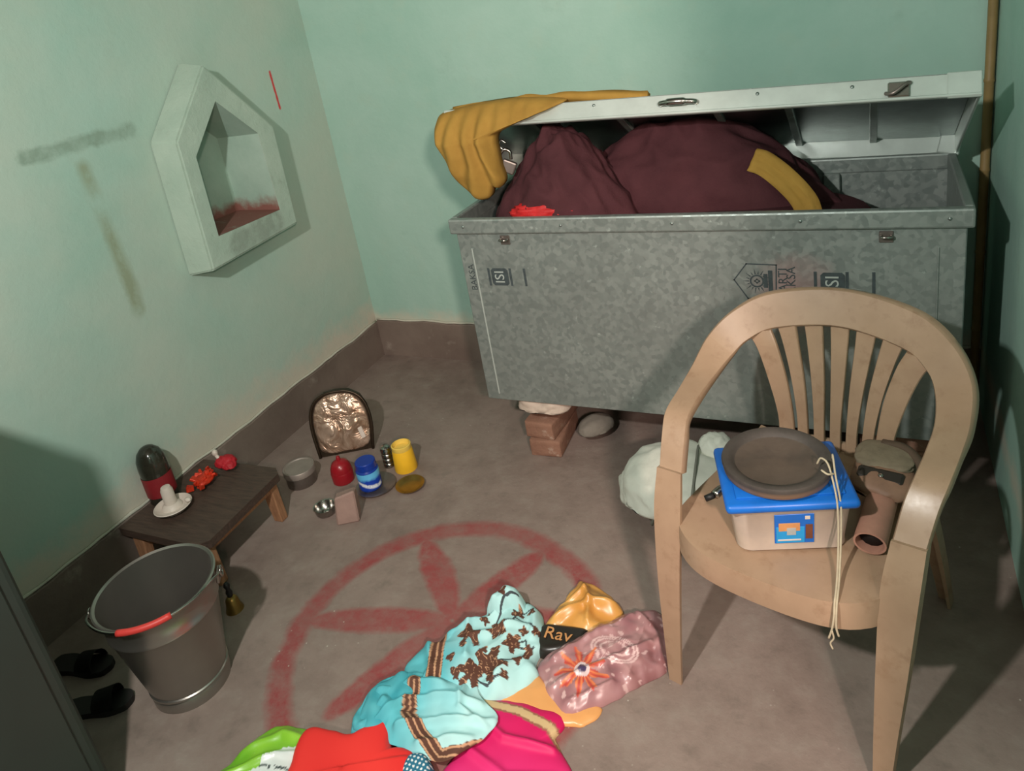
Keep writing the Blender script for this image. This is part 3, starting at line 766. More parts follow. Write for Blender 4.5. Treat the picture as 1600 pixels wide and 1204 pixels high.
# ------------------------------------------------------------------ on the chair
SZ = .4225
def clear_plastic():
    m = MB('cloudy_plastic', .3, 0, .5); n = m.noise(9, 4)
    m.base(m.mix(n.ramp(.3, .7), lin(226, 206, 188), lin(196, 180, 168)))
    m.b.inputs['Transmission Weight'].default_value = .30; m.b.inputs['IOR'].default_value = 1.2; m.b.inputs['Roughness'].default_value = .35
    return m.m
MCP = clear_plastic(); MBL = simple('blue_plastic', lin(24, 104, 196), .35, 0, .08, 20); MBL2 = simple('bright_blue_print', lin(36, 150, 214), .5, 0, .06, 40)
cb = thing('food_container', 'cloudy plastic food container with a blue lid on the chair seat', 'container', (-.180, 1.392, SZ), math.radians(17.4))
def tub():
    bm = bmesh.new()
    def rr(hx_, hy, z, r, n=6):
        P = []
        for cx, cy, a0 in ((hx_ - r, hy - r, 0), (-hx_ + r, hy - r, PI / 2), (-hx_ + r, -hy + r, PI), (hx_ - r, -hy + r, 1.5 * PI)):
            for k in range(n + 1): a = a0 + PI / 2 * k / n; P.append(bm.verts.new((cx + r * math.cos(a), cy + r * math.sin(a), z)))
        return P
    rings = [rr(.104, .080, .006, .03), rr(.110, .086, .0, .03), rr(.110, .086, .012, .03), rr(.121, .096, .105, .034), rr(.124, .099, .108, .035), rr(.119, .094, .108, .032), rr(.108, .084, .014, .028)]
    rings[0], rings[1] = rings[1], rings[0]
    seqs = [rings[1]] and [rings[0], rings[2], rings[3], rings[4], rings[5], rings[6]]
    for a, b in zip(seqs, seqs[1:]):
        n = len(a)
        for k in range(n): bm.faces.new((a[k], a[(k + 1) % n], b[(k + 1) % n], b[k]))
    bm.faces.new(seqs[0][::-1]); bm.faces.new(seqs[-1])
    for v in rings[1]: 
        if not v.link_faces: bm.verts.remove(v)
    return frombm('tub', bm, MCP, cb, angle=40)
tub()
def lidbox():
    bm = bmesh.new()
    bx(bm, (0, 0, .118), (.262, .212, .022), None, .010, 3)
    bx(bm, (0, 0, .131), (.215, .165, .006), None, .0028, 2)
    return frombm('lid', bm, MBL, cb, angle=40)
lidbox()
stk = box('sticker', (.003, -.0925, .058), (.078, .0016, .080), MBL, cb, .0004, Matrix.Rotation(math.radians(6.2), 3, 'X'))
ROTX = Matrix.Rotation(math.radians(6.2), 3, 'X')
def onst(dx, dz, w_, h_, mat, name, d=.0012):
    return box(name, (.003 + dx, -.0925 - d + dz * -.108, .058 + dz), (w_, .0008, h_), mat, stk, .0002, ROTX)
onst(-.008, -.016, .056, .044, MBL2, 'printed_panel'); onst(.026, .030, .010, .009, MWHITE, 'printed_emblem'); onst(.029, -.008, .014, .040, simple('printed_brown', lin(120, 70, 50), .6), 'printed_strip', .0016)
onst(-.010, .006, .042, .022, simple('printed_orange', lin(214, 150, 96), .6), 'printed_cloud', .0018); onst(-.006, -.006, .018, .02, simple('printed_grey', lin(176, 180, 178), .6), 'printed_figure', .002); onst(-.010, -.030, .046, .004, MWHITE, 'printed_line', .0018)
fd = blob('contents', (.085, .062, .040), simple('food_cream', lin(222, 196, 160), .8), cb, (-.02, -.01, .055), .08, 4, 2, 4, 4)
fd2 = blob('contents', (.035, .03, .025), simple('food_red', lin(196, 110, 90), .8), cb, (.07, -.045, .042), .1, 4, 3, 3, 3)
def panmat():
    m = MB('sooty_metal', .62, .15, .35); n = m.noise(12, 6, .7); x, y, z = m.xyz()
    c = m.mix(n.ramp(.3, .7), lin(62, 57, 54), lin(84, 77, 72)); r = (x * x + y * y).sqrt()
    c = m.mix(z.ramp(.022, .012) * m.noise(7, 4).ramp(.2, .5), c, lin(140, 112, 88))
    m.base(c); m.bump(n, .25, .004); return m.m
pn = thing('round_pan', 'dark sooty round shallow pan lying on the blue lid, string tied to it', 'pan', (-.190, 1.392, SZ + .1352), 0)
lathe('pan_body', [(0, .0), (.100, 0), (.109, .006), (.113, .026), (.111, .031), (.106, .032), (.090, .0275), (.087, .022), (.084, .0205), (0, .020)], panmat(), pn, 56, angle=50)
MST = simple('cream_string', lin(190, 176, 150), .85, 0, .1, 60)
sg = thing('string', 'pale string looped through the pan rim and hanging over the seat front', 'string', (-.08, 1.37, SZ + .17))
def stw(pts): return [Vector(p) - Vector((-.08, 1.37, SZ + .17)) for p in pts]
tube('strand', stw([(-.108, 1.375, .595), (-.100, 1.372, .612), (-.086, 1.362, .606), (-.074, 1.335, .575), (-.068, 1.318, .545), (-.066, 1.300, .500), (-.066, 1.262, .452), (-.067, 1.215, .434), (-.069, 1.185, .424), (-.070, 1.172, .40), (-.074, 1.170, .37), (-.080, 1.171, .345)]), .0021, MST, sg, 6, 6)
tube('strand', stw([(-.080, 1.395, .598), (-.078, 1.380, .616), (-.072, 1.350, .590), (-.062, 1.322, .545), (-.061, 1.300, .495), (-.062, 1.258, .450), (-.063, 1.215, .434), (-.065, 1.185, .424), (-.066, 1.172, .40), (-.066, 1.170, .375), (-.062, 1.171, .355)]), .0021, MST, sg, 6, 6)
tube('loose_end', stw([(-.098, 1.345, .603), (-.086, 1.338, .600), (-.078, 1.345, .597), (-.075, 1.352, .592)]), .0022, MST, sg, 6, 5)
tube('loose_end', stw([(-.074, 1.170, .368), (-.071, 1.169, .350), (-.077, 1.170, .335), (-.073, 1.169, .322)]), .0018, MST, sg, 6, 5)
sk = thing('screwdriver', 'small metal tool with a black tip lying beside the container lid', 'tool', (-.300, 1.335, SZ + .105), math.radians(-35))
tube('shaft', [(0, 0, 0), (.0, .05, .006), (0, .09, .01)], .006, MBLACK, sk, 8, 3)
tube('grip', [(0, -.018, -.004), (0, 0, 0), (.006, .008, .002)], .010, MSTEEL, sk, 10, 3); tube('tip', [(-.012, -.034, -.012), (-.002, -.018, -.005)], .007, MBLACK, sk, 8, 1)
MTAN = simple('brown_leatherette', lin(140, 108, 88), .6, 0, .15, 18, .2); MTAN2 = simple('pink_brown_leatherette', lin(172, 126, 108), .55, 0, .1, 24, .15); MTAN3 = simple('khaki_canvas', lin(128, 116, 96), .85, 0, .15, 30, .3)
rl = thing('rolled_mat', 'pinkish brown rolled sheet with an open dark end beside the container', 'roll', (-.010, 1.325, SZ + .006), math.radians(-9))
RP = []
bm = bmesh.new(); n = 24; Ls = [0, .07, .14, .2]
for j, L in enumerate(Ls):
    o_ = [bm.verts.new((.031 * math.cos(2 * PI * k / n), L, .026 + .026 * math.sin(2 * PI * k / n))) for k in range(n)]; i_ = [bm.verts.new((.027 * math.cos(2 * PI * k / n), L, .026 + .022 * math.sin(2 * PI * k / n))) for k in range(n)]
    RP.append((o_, i_))
for j in range(len(Ls) - 1):
    for k in range(n):
        k2 = (k + 1) % n; bm.faces.new((RP[j][0][k], RP[j][0][k2], RP[j + 1][0][k2], RP[j + 1][0][k])); bm.faces.new((RP[j][1][k], RP[j + 1][1][k], RP[j + 1][1][k2], RP[j][1][k2]))
for j in (0, -1):
    for k in range(n): k2 = (k + 1) % n; bm.faces.new((RP[j][0][k], RP[j][1][k], RP[j][1][k2], RP[j][0][k2]))
frombm('sheet', bm, MTAN2, rl, angle=45)
tube('hollow_shade', [(0, .02, .026), (0, .19, .026)], .0215, MBLACK, rl, 12, 1)  # black plug standing in for the shade inside the open roll
bg = thing('shoulder_bag', 'brown leatherette bag with a khaki flap and dark strap behind the container', 'bag', (.020, 1.535, SZ + .010), math.radians(-12)); bg.scale = (1, 1, .72)
blob('body', (.062, .082, .048), MTAN, bg, (0, 0, .046), .08, 4, 2, 3.2, 4, 0)
blob('flap', (.058, .05, .018), MTAN3, bg, (-.006, .03, .088), .1, 5, 5, 3, 4)
box('buckle_strap', (-.002, -.040, .088), (.092, .032, .014), simple('dark_leather', lin(44, 38, 32), .6), bg, .005, Matrix.Rotation(.45, 3, 'X'))
blob('stud', (.006, .006, .005), MSTEEL, bg, (.0, -.046, .094), 0, 1, 1, 2, 3)
tube('strap', [(-.02, .07, .10), (.03, .06, .106), (.066, .02, .09), (.074, -.04, .06), (.066, -.085, .02)], .010, simple('dark_strap', lin(84, 68, 54), .8), bg, 8, 6)

# ------------------------------------------------------------------ white sack behind the chair
MSK = simple('white_sackcloth', lin(216, 218, 206), .8, 0, .08, 12, .3)
sa = thing('cloth_sack', 'white cloth sack tied with cords on the floor behind the chair', 'sack', (-.55, 1.87, 0))
blob('sack_body', (.165, .165, .10), MSK, sa, (0, 0, .095), .07, 4, 6.0, 2.3, 5, .0, rotz=.5)
blob('sack_neck', (.05, .05, .04), MSK, sa, (.10, .11, .17), .15, 5, 2, 2.2, 4)
blob('sack_fold', (.05, .09, .06), MSK, sa, (-.13, -.02, .062), .12, 5, 8, 2.4, 4, .002, rotz=.4)
MCORD = simple('grey_cord', lin(120, 122, 112), .85)
for f, t_ in ((-.055, .15), (.05, .1)):
    tube('cord', [(f + .16 * math.sin(a) * t_ - .02 * math.cos(a), -.0 + .174 * math.cos(a) * .93, max(.006, .096 + .104 * math.sin(a) * (1 if math.sin(a) > 0 else .9))) for a in [2 * PI * k / 24 for k in range(24)]], .0045, MCORD, sa, 6, closed=True)

# ------------------------------------------------------------------ low wooden table and what stands on it
tb = thing('low_wooden_table', 'low dark wooden stool table against the left wall', 'table', (-2.03, 1.355, 0), math.radians(2))
prism('tabletop', [(-.188, -.182), (.158, -.19), (.188, -.16), (.182, .172), (.15, .198), (-.185, .192)], .152, .18, MWD, tb, 'z')
for sx, sy in ((-1, -1), (1, -1), (1, 1), (-1, 1)):
    bm = bmesh.new(); b_ = bx(bm, (sx * .142, sy * .15, .0725), (.05, .034, .145), None, .004)
    for v in bm.verts:
        k = 1 - (.152 - v.co.z) / .152 * .28; v.co.x = sx * .142 + (v.co.x - sx * .142) * k + sx * .012 * (1 - k) * 4
    frombm('leg', bm, MWL2, tb)
for sx in (-1, 1): box('apron', (sx * .15, 0, .135), (.018, .27, .034), MWL2, tb, .003)
for sy in (-1, 1): box('apron', (0, sy * .158, .138), (.26, .016, .028), MWL2, tb, .003)
TT = .1802
bo = thing('glass_bottle', 'dark round-shouldered glass bottle with a red band against the wall', 'bottle', (-2.176, 1.325, TT))
MDG = MB('dark_glass', .12, 0, .6); MDG.base(MDG.mix(MDG.noise(8).ramp(.3, .7), lin(36, 34, 28), lin(58, 56, 46))); MDG = MDG.m
lathe('bottle_body', [(0, 0), (.036, 0), (.042, .006), (.043, .125), (.041, .150), (.033, .172), (.020, .186), (.010, .191), (0, .192)], MDG, bo, 36, angle=60)
lathe('label_band', [(.0436, .030), (.0438, .032), (.0438, .096), (.0436, .098)], simple('red_label', lin(140, 36, 42), .5, 0, .12, 20), bo, 36)
di = thing('ceramic_lamp_dish', 'white ceramic dish holding a short candle stub on the low table', 'candle', (-2.085, 1.285, TT))
lathe('dish', [(0, 0), (.026, 0), (.034, .004), (.046, .016), (.050, .018), (.048, .020), (.036, .010), (.024, .008), (0, .008)], MWHITE, di, 36)
lathe('candle_stub', [(0, .008), (.028, .008), (.024, .016), (.0165, .021), (.016, .062), (.012, .072), (0, .074)], MWHITE, di, 24, (-.010, .004, 0), 50)
blob('dish_knob', (.010, .007, .006), MWHITE, di, (.036, .022, .024), .1, 4, 2, 2, 3)
MTIN = simple('red_tinsel', lin(226, 62, 34), .35, .2, .25, 60, .5)
tn = thing('tinsel_ornament', 'orange red glittering tinsel ornament on the low table', 'ornament', (-2.085, 1.425, TT), .4)
for k in range(26):
    a = random.uniform(0, 2 * PI); r = random.uniform(.006, .032); d = random.uniform(.006, .010)
    bm = bmesh.new(); bx(bm, (r * math.cos(a) * 1.0 - .004, r * math.sin(a) * 1.35, .012 + random.uniform(0, .016) * (1.4 - r / .03)), (d * 1.9, d * .7, d * 1.5), Matrix.Rotation(a * 3, 3, 'X') @ Matrix.Rotation(a, 3, 'Z'), .001)
    frombm('tinsel_flake', bm, MTIN, tn)
blob('tinsel_core', (.020, .028, .012), MTIN, tn, (0, 0, .014), .3, 8, 2, 2, 3, 0)
rc = thing('red_cloth_doll', 'small red cloth bundle with a white knob near the table rear', 'ornament', (-2.085, 1.51, TT), .3)
blob('cloth_wrap', (.034, .026, .024), simple('crimson_cloth', lin(182, 30, 42), .6, 0, .12, 40, .3), rc, (.012, 0, .022), .15, 5, 3, 2.2, 4, 0)
blob('cloth_wrap', (.022, .020, .018), bpy.data.materials['crimson_cloth'], rc, (.030, -.012, .018), .15, 5, 8, 2.2, 4, 0)
blob('white_knob', (.009, .009, .012), MWHITE, rc, (-.022, .010, .056), .08, 4, 2, 2, 3); tube('neck', [(-.005, .002, .03), (-.021, .009, .05)], .006, MWHITE, rc, 8, 1)

# ------------------------------------------------------------------ things on the floor between table and trunk
pq = thing('arched_plaque', 'arched dark framed plaque with a shiny crinkled bronze face on the floor', 'plaque', (-1.885, 1.905, 0), math.radians(30))
AR = [(-.105, .0), (.105, 0), (.118, .10), (.112, .165), (.09, .21), (.05, .236), (0, .243), (-.05, .238), (-.09, .214), (-.112, .168), (-.116, .10)]
def lean(o):
    for v in o.data.vertices: v.co.y += v.co.z * .28
    return o
lean(prism('frame_back', AR, .0, .022, simple('dark_bronze', lin(70, 58, 46), .35, .7, .15, 20), pq))
def facemat():
    m = MB('crinkled_bronze_foil', .30, .55, .5); n = m.noise(16, 5, .6, dist=.6)
    m.base(m.mix(n.ramp(.35, .65), lin(150, 116, 92), lin(214, 188, 168))); m.bump(m.noise(14, 3, .5, dist=.8), .9, .03); return m.m
def relief():
    P = [(x * .92, .010 + z * .93) for x, z in AR]; B = resample(chaikin(P, 2), 90); c = Vector((0, .11)); V, F = [], []; R = 16
    def dep(p, s): return -.004 - .016 * max(0, 1 - s ** 3) - .010 * nz(p.x, p.y, 24, 3) * (1 - s ** 4)
    V.append((c.x, dep(c, 0), c.y))
    for r in range(1, R + 1):
        s = r / R
        for p in B: q = c.lerp(p, s); V.append((q.x, dep(q, s), q.y))
    n = 90
    for k in range(n):
        k2 = (k + 1) % n; F.append((0, 1 + k, 1 + k2))
        for r in range(R - 1): a = 1 + r * n; b = a + n; F.append((a + k, b + k, b + k2, a + k2))
    last = len(V)
    for p in B: V.append((p.x, .002, p.y))
    a = 1 + (R - 1) * n
    for k in range(n): k2 = (k + 1) % n; F.append((a + k, last + k, last + k2, a + k2))
    bm = bmesh.new(); me = bpy.data.meshes.new('t'); me.from_pydata(V, [], F); bm.from_mesh(me); bpy.data.meshes.remove(me)
    return frombm('foil_face', bm, facemat(), pq, smooth=True)
lean(relief())
o = tube('rear_prop', [(0, .088, .20), (0, .16, .006)], .006, MBLACK, pq, 8, 1)
lean(box('pale_tab', (.075, -.014, .075), (.018, .006, .045), MWHITE, pq, .002, Matrix.Rotation(-.25, 3, 'Y')))
tube('frame_bead', [(a, -.004 + b * .28, b) for a, b in AR[1:] + AR[:1]], .006, bpy.data.materials['dark_bronze'], pq, 8, 4)

ti = thing('round_tin', 'dull round steel tin with a flat lid near the table leg', 'tin', (-1.948, 1.708, 0))
lathe('tin_body', [(0, 0), (.054, 0), (.056, .003), (.056, .052), (0, .052)], MSTEELD, ti, 40)
lathe('tin_lid', [(0, .066), (.050, .066), (.053, .069), (.058, .069), (.060, .066), (.060, .046), (.057, .046), (.057, .053), (0, .053)], simple('pale_tin_lid', lin(162, 150, 142), .5, .5, .1, 20), ti, 40)
rj = thing('red_pot', 'small glossy red plastic pot with a domed top', 'pot', (-1.785, 1.752, 0))
MRP = simple('red_plastic', lin(150, 26, 36), .28, 0, .1, 20)
lathe('pot_body', [(0, 0), (.037, 0), (.040, .004), (.041, .042), (.039, .046), (0, .046)], MRP, rj, 36); lathe('pot_lid', [(.0395, .046), (.038, .060), (.030, .078), (.016, .088), (.008, .091), (.007, .104), (.003, .108), (0, .108)], MRP, rj, 36, angle=60)
pl = thing('steel_plate', 'small round steel plate under the blue jar', 'plate', (-1.632, 1.745, 0))
lathe('plate_dish', [(0, 0), (.048, 0), (.060, .007), (.072, .010), (.073, .012), (.060, .0095), (.047, .003), (0, .003)], MSTEELD, pl, 44)
bj = thing('blue_jar', 'blue plastic jar with pale blue and white label, standing on the plate', 'jar', (-1.652, 1.742, .0032))
MJB = simple('deep_blue_plastic', lin(20, 56, 150), .3, 0, .1, 20)
lathe('jar_body', [(0, 0), (.037, 0), (.040, .004), (.041, .078), (.035, .084), (0, .084)], MJB, bj, 36)
def lblmat():
    m = MB('jar_label', .4); x, y, z = m.xyz(); n = m.noise(40, 3)
    c = m.mix((z + (n - .5) * .02).ramp(.045, .056), lin(24, 62, 168), lin(96, 178, 224))
    k = ((z + x * .35).op('SUBTRACT', .034).abs()).ramp(.010, .004) * n.ramp(.42, .55)
    m.base(m.mix(k, c, lin(226, 230, 236))); return m.m
lathe('jar_label', [(.0414, .010), (.0417, .012), (.0417, .074), (.0414, .076)], lblmat(), bj, 36); lathe('jar_lid', [(0, .112), (.034, .112), (.037, .109), (.038, .086), (.036, .0845), (0, .0845)], MJB, bj, 36)
sh = thing('steel_shaker', 'slim ribbed steel shaker with bright bands behind the blue jar', 'shaker', (-1.655, 1.868, 0))
pf = [(0, 0), (.019, 0)]
for k in range(4): pf += [(.021, .004 + k * .02), (.021, .015 + k * .02), (.0175, .019 + k * .02)]
lathe('shaker_body', pf + [(.018, .084), (.012, .090), (0, .091)], MSTEEL, sh, 24, angle=50)
yg = thing('yellow_tumbler', 'yellow plastic tumbler standing upside down on the floor', 'tumbler', (-1.582, 1.872, 0))
MYP = simple('yellow_plastic', lin(238, 186, 44), .4, 0, .05, 20)
lathe('tumbler_wall', [(.0425, 0), (.0435, .004), (.038, .084), (.036, .090), (.031, .091), (.036, .08), (.0405, .0)], MYP, yg, 40, closed=True); lathe('tumbler_base', [(0, .088), (.030, .0885), (.033, .106), (.037, .104), (.037, .088), (.0345, .082), (0, .082)], simple('pale_yellow_plastic', lin(230, 196, 92), .45, 0, .05, 20), yg, 40)
bd = thing('brass_dish', 'shallow brass dish by itself in front of the yellow tumbler', 'dish', (-1.500, 1.772, 0))
lathe('dish_bowl', [(0, 0), (.030, 0), (.042, .006), (.052, .014), (.053, .016), (.049, .015), (.038, .008), (.028, .004), (0, .004)], MBRASS, bd, 40)
sb = thing('steel_cup', 'tiny round steel cup beside the pinkish stone', 'cup', (-1.728, 1.572, 0)); sb.scale = (1.1, 1.1, 1.1)
lathe('cup_bowl', [(0, 0), (.020, 0), (.030, .010), (.034, .030), (.036, .032), (.033, .031), (.027, .012), (.018, .005), (0, .005)], MSTEEL, sb, 32); lathe('cup_boss', [(.012, .005), (.010, .012), (.004, .016), (0, .016)], MSTEEL, sb, 20)
bm = bmesh.new(); bx(bm, (0, 0, .052), (.082, .060, .104), None, .006, 1)
for v in bm.verts:
    t_ = v.co.z / .104; v.co.x = v.co.x * (1 - .12 * t_) + .008 * t_; v.co.y = v.co.y * (1 - .25 * t_) + .006 * t_
    if v.co.z > .05: v.co.z += v.co.x * .18 - v.co.y * .25
    v.co += Vector((noise.noise(v.co * 30), noise.noise(v.co * 30 + Vector((5, 0, 0))), 0)) * .004
ps = frombm('stone_piece', bm, simple('pinkish_stone', lin(158, 130, 120), .8, 0, .1, 20, .3)); ps.location = (-1.628, 1.572, 0); ps.rotation_euler = (0, 0, .55)
tag(ps, 'blocky pinkish grey stone standing in front of the jars', 'stone')

# ------------------------------------------------------------------ steel bucket, bell
BK = (-1.662, .903)
bu = thing('steel_bucket', 'tall tapered stainless steel bucket with a red handle grip', 'bucket', (BK[0], BK[1], 0), math.atan2(.66, .74))
lathe('bucket_body', [(0, .014), (.094, .014), (.094, 0), (.100, 0), (.101, .030), (.098, .034), (.103, .037), (.103, .043), (.100, .046), (.106, .075), (.135, .250), (.1385, .254), (.1385, .262), (.137, .266), (.143, .318), (.149, .324), (.151, .330), (.147, .333), (.141, .329), (.140, .318), (.133, .25), (.103, .072), (.096, .022), (0, .020)], simple('bucket_steel', lin(166, 160, 153), .32, .88, .06, 6), bu, 64, angle=40)
for s in (-1, 1):
    e = box('ear', (s * .150, 0, .300), (.010, .036, .034), MSTEELD, bu, .004, Matrix.Rotation(s * .16, 3, 'Y'), 2)
    tube('ring', [(s * .160 + .0 * k, .013 * math.cos(2 * PI * k / 16), .308 + .013 * math.sin(2 * PI * k / 16)) for k in range(16)], .003, MSTEEL, e, 6, closed=True)
arc = [(.160 * math.cos(-PI * k / 16), .158 * math.sin(-PI * k / 16), .311 + .027 * min(1, math.sin(PI * k / 16) * 2.2)) for k in range(17)]
ha = tube('handle', arc, .0035, MSTEEL, bu, 8, 3)
tube('grip', arc[6:11], .0085, simple('red_grip', lin(206, 62, 56), .45, 0, .06, 30), ha, 10, 4)
hb = thing('brass_bell', 'little brass hand bell with a dark handle behind the bucket', 'bell', (-1.735, 1.135, 0))
lathe('bell_body', [(0, .052), (.010, .050), (.018, .040), (.021, .018), (.026, .004), (.027, 0), (.024, 0), (.019, .018), (.012, .04), (0, .045)], MBRASS, hb, 28, angle=60); lathe('bell_handle', [(0, .050), (.008, .052), (.010, .066), (.006, .078), (.010, .09), (.006, .1), (0, .102)], MBLACK, hb, 16, angle=60)

# ------------------------------------------------------------------ dark slippers by the cabinet
MSH = simple('black_rubber', lin(34, 30, 28), .6, 0, .15, 30)
def slipper(loc, rz, label):
    t = grow(thing('slipper', label, 'slipper', loc, rz, 'slippers in the shade'), .8)
    sole = [(-.035, -.11), (-.042, -.06), (-.032, .0), (-.044, .06), (-.032, .11), (0, .124), (.034, .108), (.046, .05), (.034, -.02), (.036, -.08), (.020, -.118), (-.015, -.122)]
    prism('sole', [(p.x, p.y) for p in chaikin(sole, 2)], 0, .022, MSH, t, 'z')
    bm = bmesh.new(); R = []
    for j in range(5):
        y = .005 + j * .018; R.append([bm.verts.new((.043 * math.cos(a), y, .02 + (.040 + .004 * j) * math.sin(a))) for a in [PI * k / 12 for k in range(13)]])
    for a, b in zip(R, R[1:]):
        for k in range(12): bm.faces.new((a[k], a[k + 1], b[k + 1], b[k]))
    bmesh.ops.solidify(bm, geom=list(bm.faces), thickness=.005); frombm('strap', bm, MSH, t, smooth=True)
slipper((-2.03, .835, 0), math.radians(-75), 'black slipper nearest the left wall in the cabinet shade')
slipper((-1.86, .755, 0), math.radians(-60), 'black slipper between the bucket and the dark cabinet')

# ------------------------------------------------------------------ dark cabinet at the left edge
MCAB = simple('dark_green_enamel', lin(52, 60, 54), .5, 0, .12, 3)
cbn = thing('low_cabinet', 'dark grey green metal cabinet cut off by the left picture edge', 'cabinet', (-1.89, .10, 0))
box('carcass', (.01, 0, .585), (.66, 1.0, 1.14), MCAB, cbn, .018, None, 3)
box('plinth', (0, 0, .008), (.60, .94, .016), MBLACK, cbn, .002)
for s in (-1, 1):
    d_ = box('door', (.344, s * .24, .58), (.008, .45, 1.04), MCAB, cbn, .003)
    tube('door_handle', [(.348, s * .05, .60), (.363, s * .05, .61), (.363, s * .05, .69), (.348, s * .05, .70)], .005, MSTEELD, d_)

# ------------------------------------------------------------------ heap of cloths on the floor
MCL = cloth_mat('printed_cloth'); MCS = cloth_mat('satin_cloth', .55, .1, .35); MPK = cloth_mat('plastic_packet', .3, .05, .5)
TQ, TQ_LIT, TQD = lin(96, 186, 196), lin(176, 220, 220), lin(64, 160, 174); BR, GD = lin(92, 60, 48), lin(196, 150, 116)  # pale turquoise: the doorway lamp's whitening put into the cloth colour
B1 = [(-1.043, 1.212), (-.968, 1.03)]; B2 = [(-1.022, 1.045), (-.996, .971), (-.942, .936), (-.874, .905), (-.827, .925), (-.79, .958)]
FLW = [(-.95, 1.205, .040, 5, .3), (-.868, 1.150, .052, 5, .9), (-.893, 1.252, .034, 5, .1), (-.900, 1.108, .040, 5, .5), (-.838, 1.222, .026, 4, .7), (-.866, 1.322, .022, 4, .2), (-.806, 1.186, .016, 3, .4), (-.91, 1.34, .016, 3, .4), (-.825, 1.27, .015, 4, .9), (-.83, 1.335, .014, 3, .1), (-.818, 1.135, .014, 4, .3)]
_r = random.Random(21)
FLW += [(_r.uniform(-.97, -.79), _r.uniform(1.09, 1.35), _r.uniform(.009, .017), _r.choice((2, 3, 4)), _r.random()) for _ in range(16)]
VINE = [[(-.95, 1.205), (-.91, 1.26), (-.90, 1.33), (-.87, 1.35)], [(-.868, 1.15), (-.83, 1.17), (-.80, 1.19), (-.785, 1.24)], [(-.893, 1.252), (-.86, 1.28), (-.866, 1.322), (-.83, 1.35)], [(-.86, 1.30), (-.82, 1.30), (-.795, 1.28)], [(-.84, 1.22), (-.81, 1.25), (-.80, 1.23), (-.82, 1.225)], [(-.90, 1.11), (-.85, 1.10), (-.82, 1.13)]]
CR1 = [([(-1.10, 1.0), (-1.03, 1.05), (-.95, 1.06)], .016, .012), ([(-1.06, .93), (-1.02, 1.0), (-.93, 1.03), (-.84, 1.05)], .020, .010), ([(-1.0, .93), (-.93, .97), (-.86, .99), (-.79, 1.02)], .018, .009), ([(-.93, .91), (-.88, .94), (-.82, .96)], .014, .009), ([(-.90, 1.08), (-.88, 1.02), (-.80, 1.0)], .012, .007), ([(-1.09, .91), (-1.07, .98)], .014, .010)]
CR2 = [([(-1.06, 1.17), (-1.01, 1.10), (-1.0, 1.03)], .018, .011), ([(-1.02, 1.21), (-.94, 1.27), (-.90, 1.34)], .018, .012), ([(-.94, 1.21), (-.89, 1.26), (-.83, 1.29)], .014, .010), ([(-.90, 1.06), (-.84, 1.12), (-.80, 1.20)], .010, .010), ([(-.82, 1.35), (-.80, 1.27)], .014, .012), ([(-.97, 1.24), (-.93, 1.15)], .010, .008)]
CR3 = [([(-.86, 1.04), (-.76, 1.0), (-.64, 1.01)], .012, .009), ([(-.82, .95), (-.72, .92), (-.62, .95)], .010, .010)]
CR4 = [([(-.72, 1.22), (-.66, 1.30), (-.57, 1.40)], .010, .010), ([(-.70, 1.15), (-.60, 1.24), (-.50, 1.33)], .010, .008), ([(-.64, 1.13), (-.56, 1.20)], .009, .007), ([(-.56, 1.42), (-.49, 1.36), (-.47, 1.30)], .010, .008)]
CR5 = [([(-.77, 1.35), (-.70, 1.42), (-.63, 1.44)], .016, .012), ([(-.745, 1.49), (-.70, 1.43), (-.68, 1.36)], .014, .009), ([(-.78, 1.40), (-.72, 1.46)], .010, .007)]
CR6 = [([(-1.36, .78), (-1.29, .85), (-1.18, .86)], .012, .012), ([(-1.38, .70), (-1.27, .80), (-1.17, .83)], .010, .009)]
def creases(L):
    return lambda x, y: sum(h * (2.718 ** (-(seg_d(x, y, pl) / w_) ** 2) - .25) for pl, h, w_ in L)
def border(x, y, pl, wd):
    d = seg_d(x, y, pl)
    if d > wd: return None
    return GD if (abs(d - wd * .82) < wd * .12 or d < wd * .12) else BR
def tq_print(x, y, s):
    b = border(x, y, B1, .019)
    if b: return b
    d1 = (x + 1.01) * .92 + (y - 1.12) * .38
    for cx, cy, r, n, ph in FLW:
        dx, dy = x - cx, y - cy; rr = math.hypot(dx, dy)
        if rr < r:
            a = math.atan2(dy, dx); lim = r * (.70 + .20 * math.cos(n * a + ph * 6) + .35 * nz(x, y, 60, ph))
            if rr < lim: return GD if abs(nz(x, y, 75, ph + 4)) < .035 else BR
    for vl in VINE:
        if seg_d(x, y, vl) < .0024: return lin(66, 74, 78)
    return mixc(TQ, TQ_LIT, (d1 - .02) * 9 + nz(x, y, 14) * .4)
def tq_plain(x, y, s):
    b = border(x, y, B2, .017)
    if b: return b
    return mixc(TQ, TQ_LIT, (x + 1.0) * 7 + nz(x, y, 12, 3) * .5) if x > -1.03 else mixc(TQD, TQ, .5 + nz(x, y, 20) * .8)
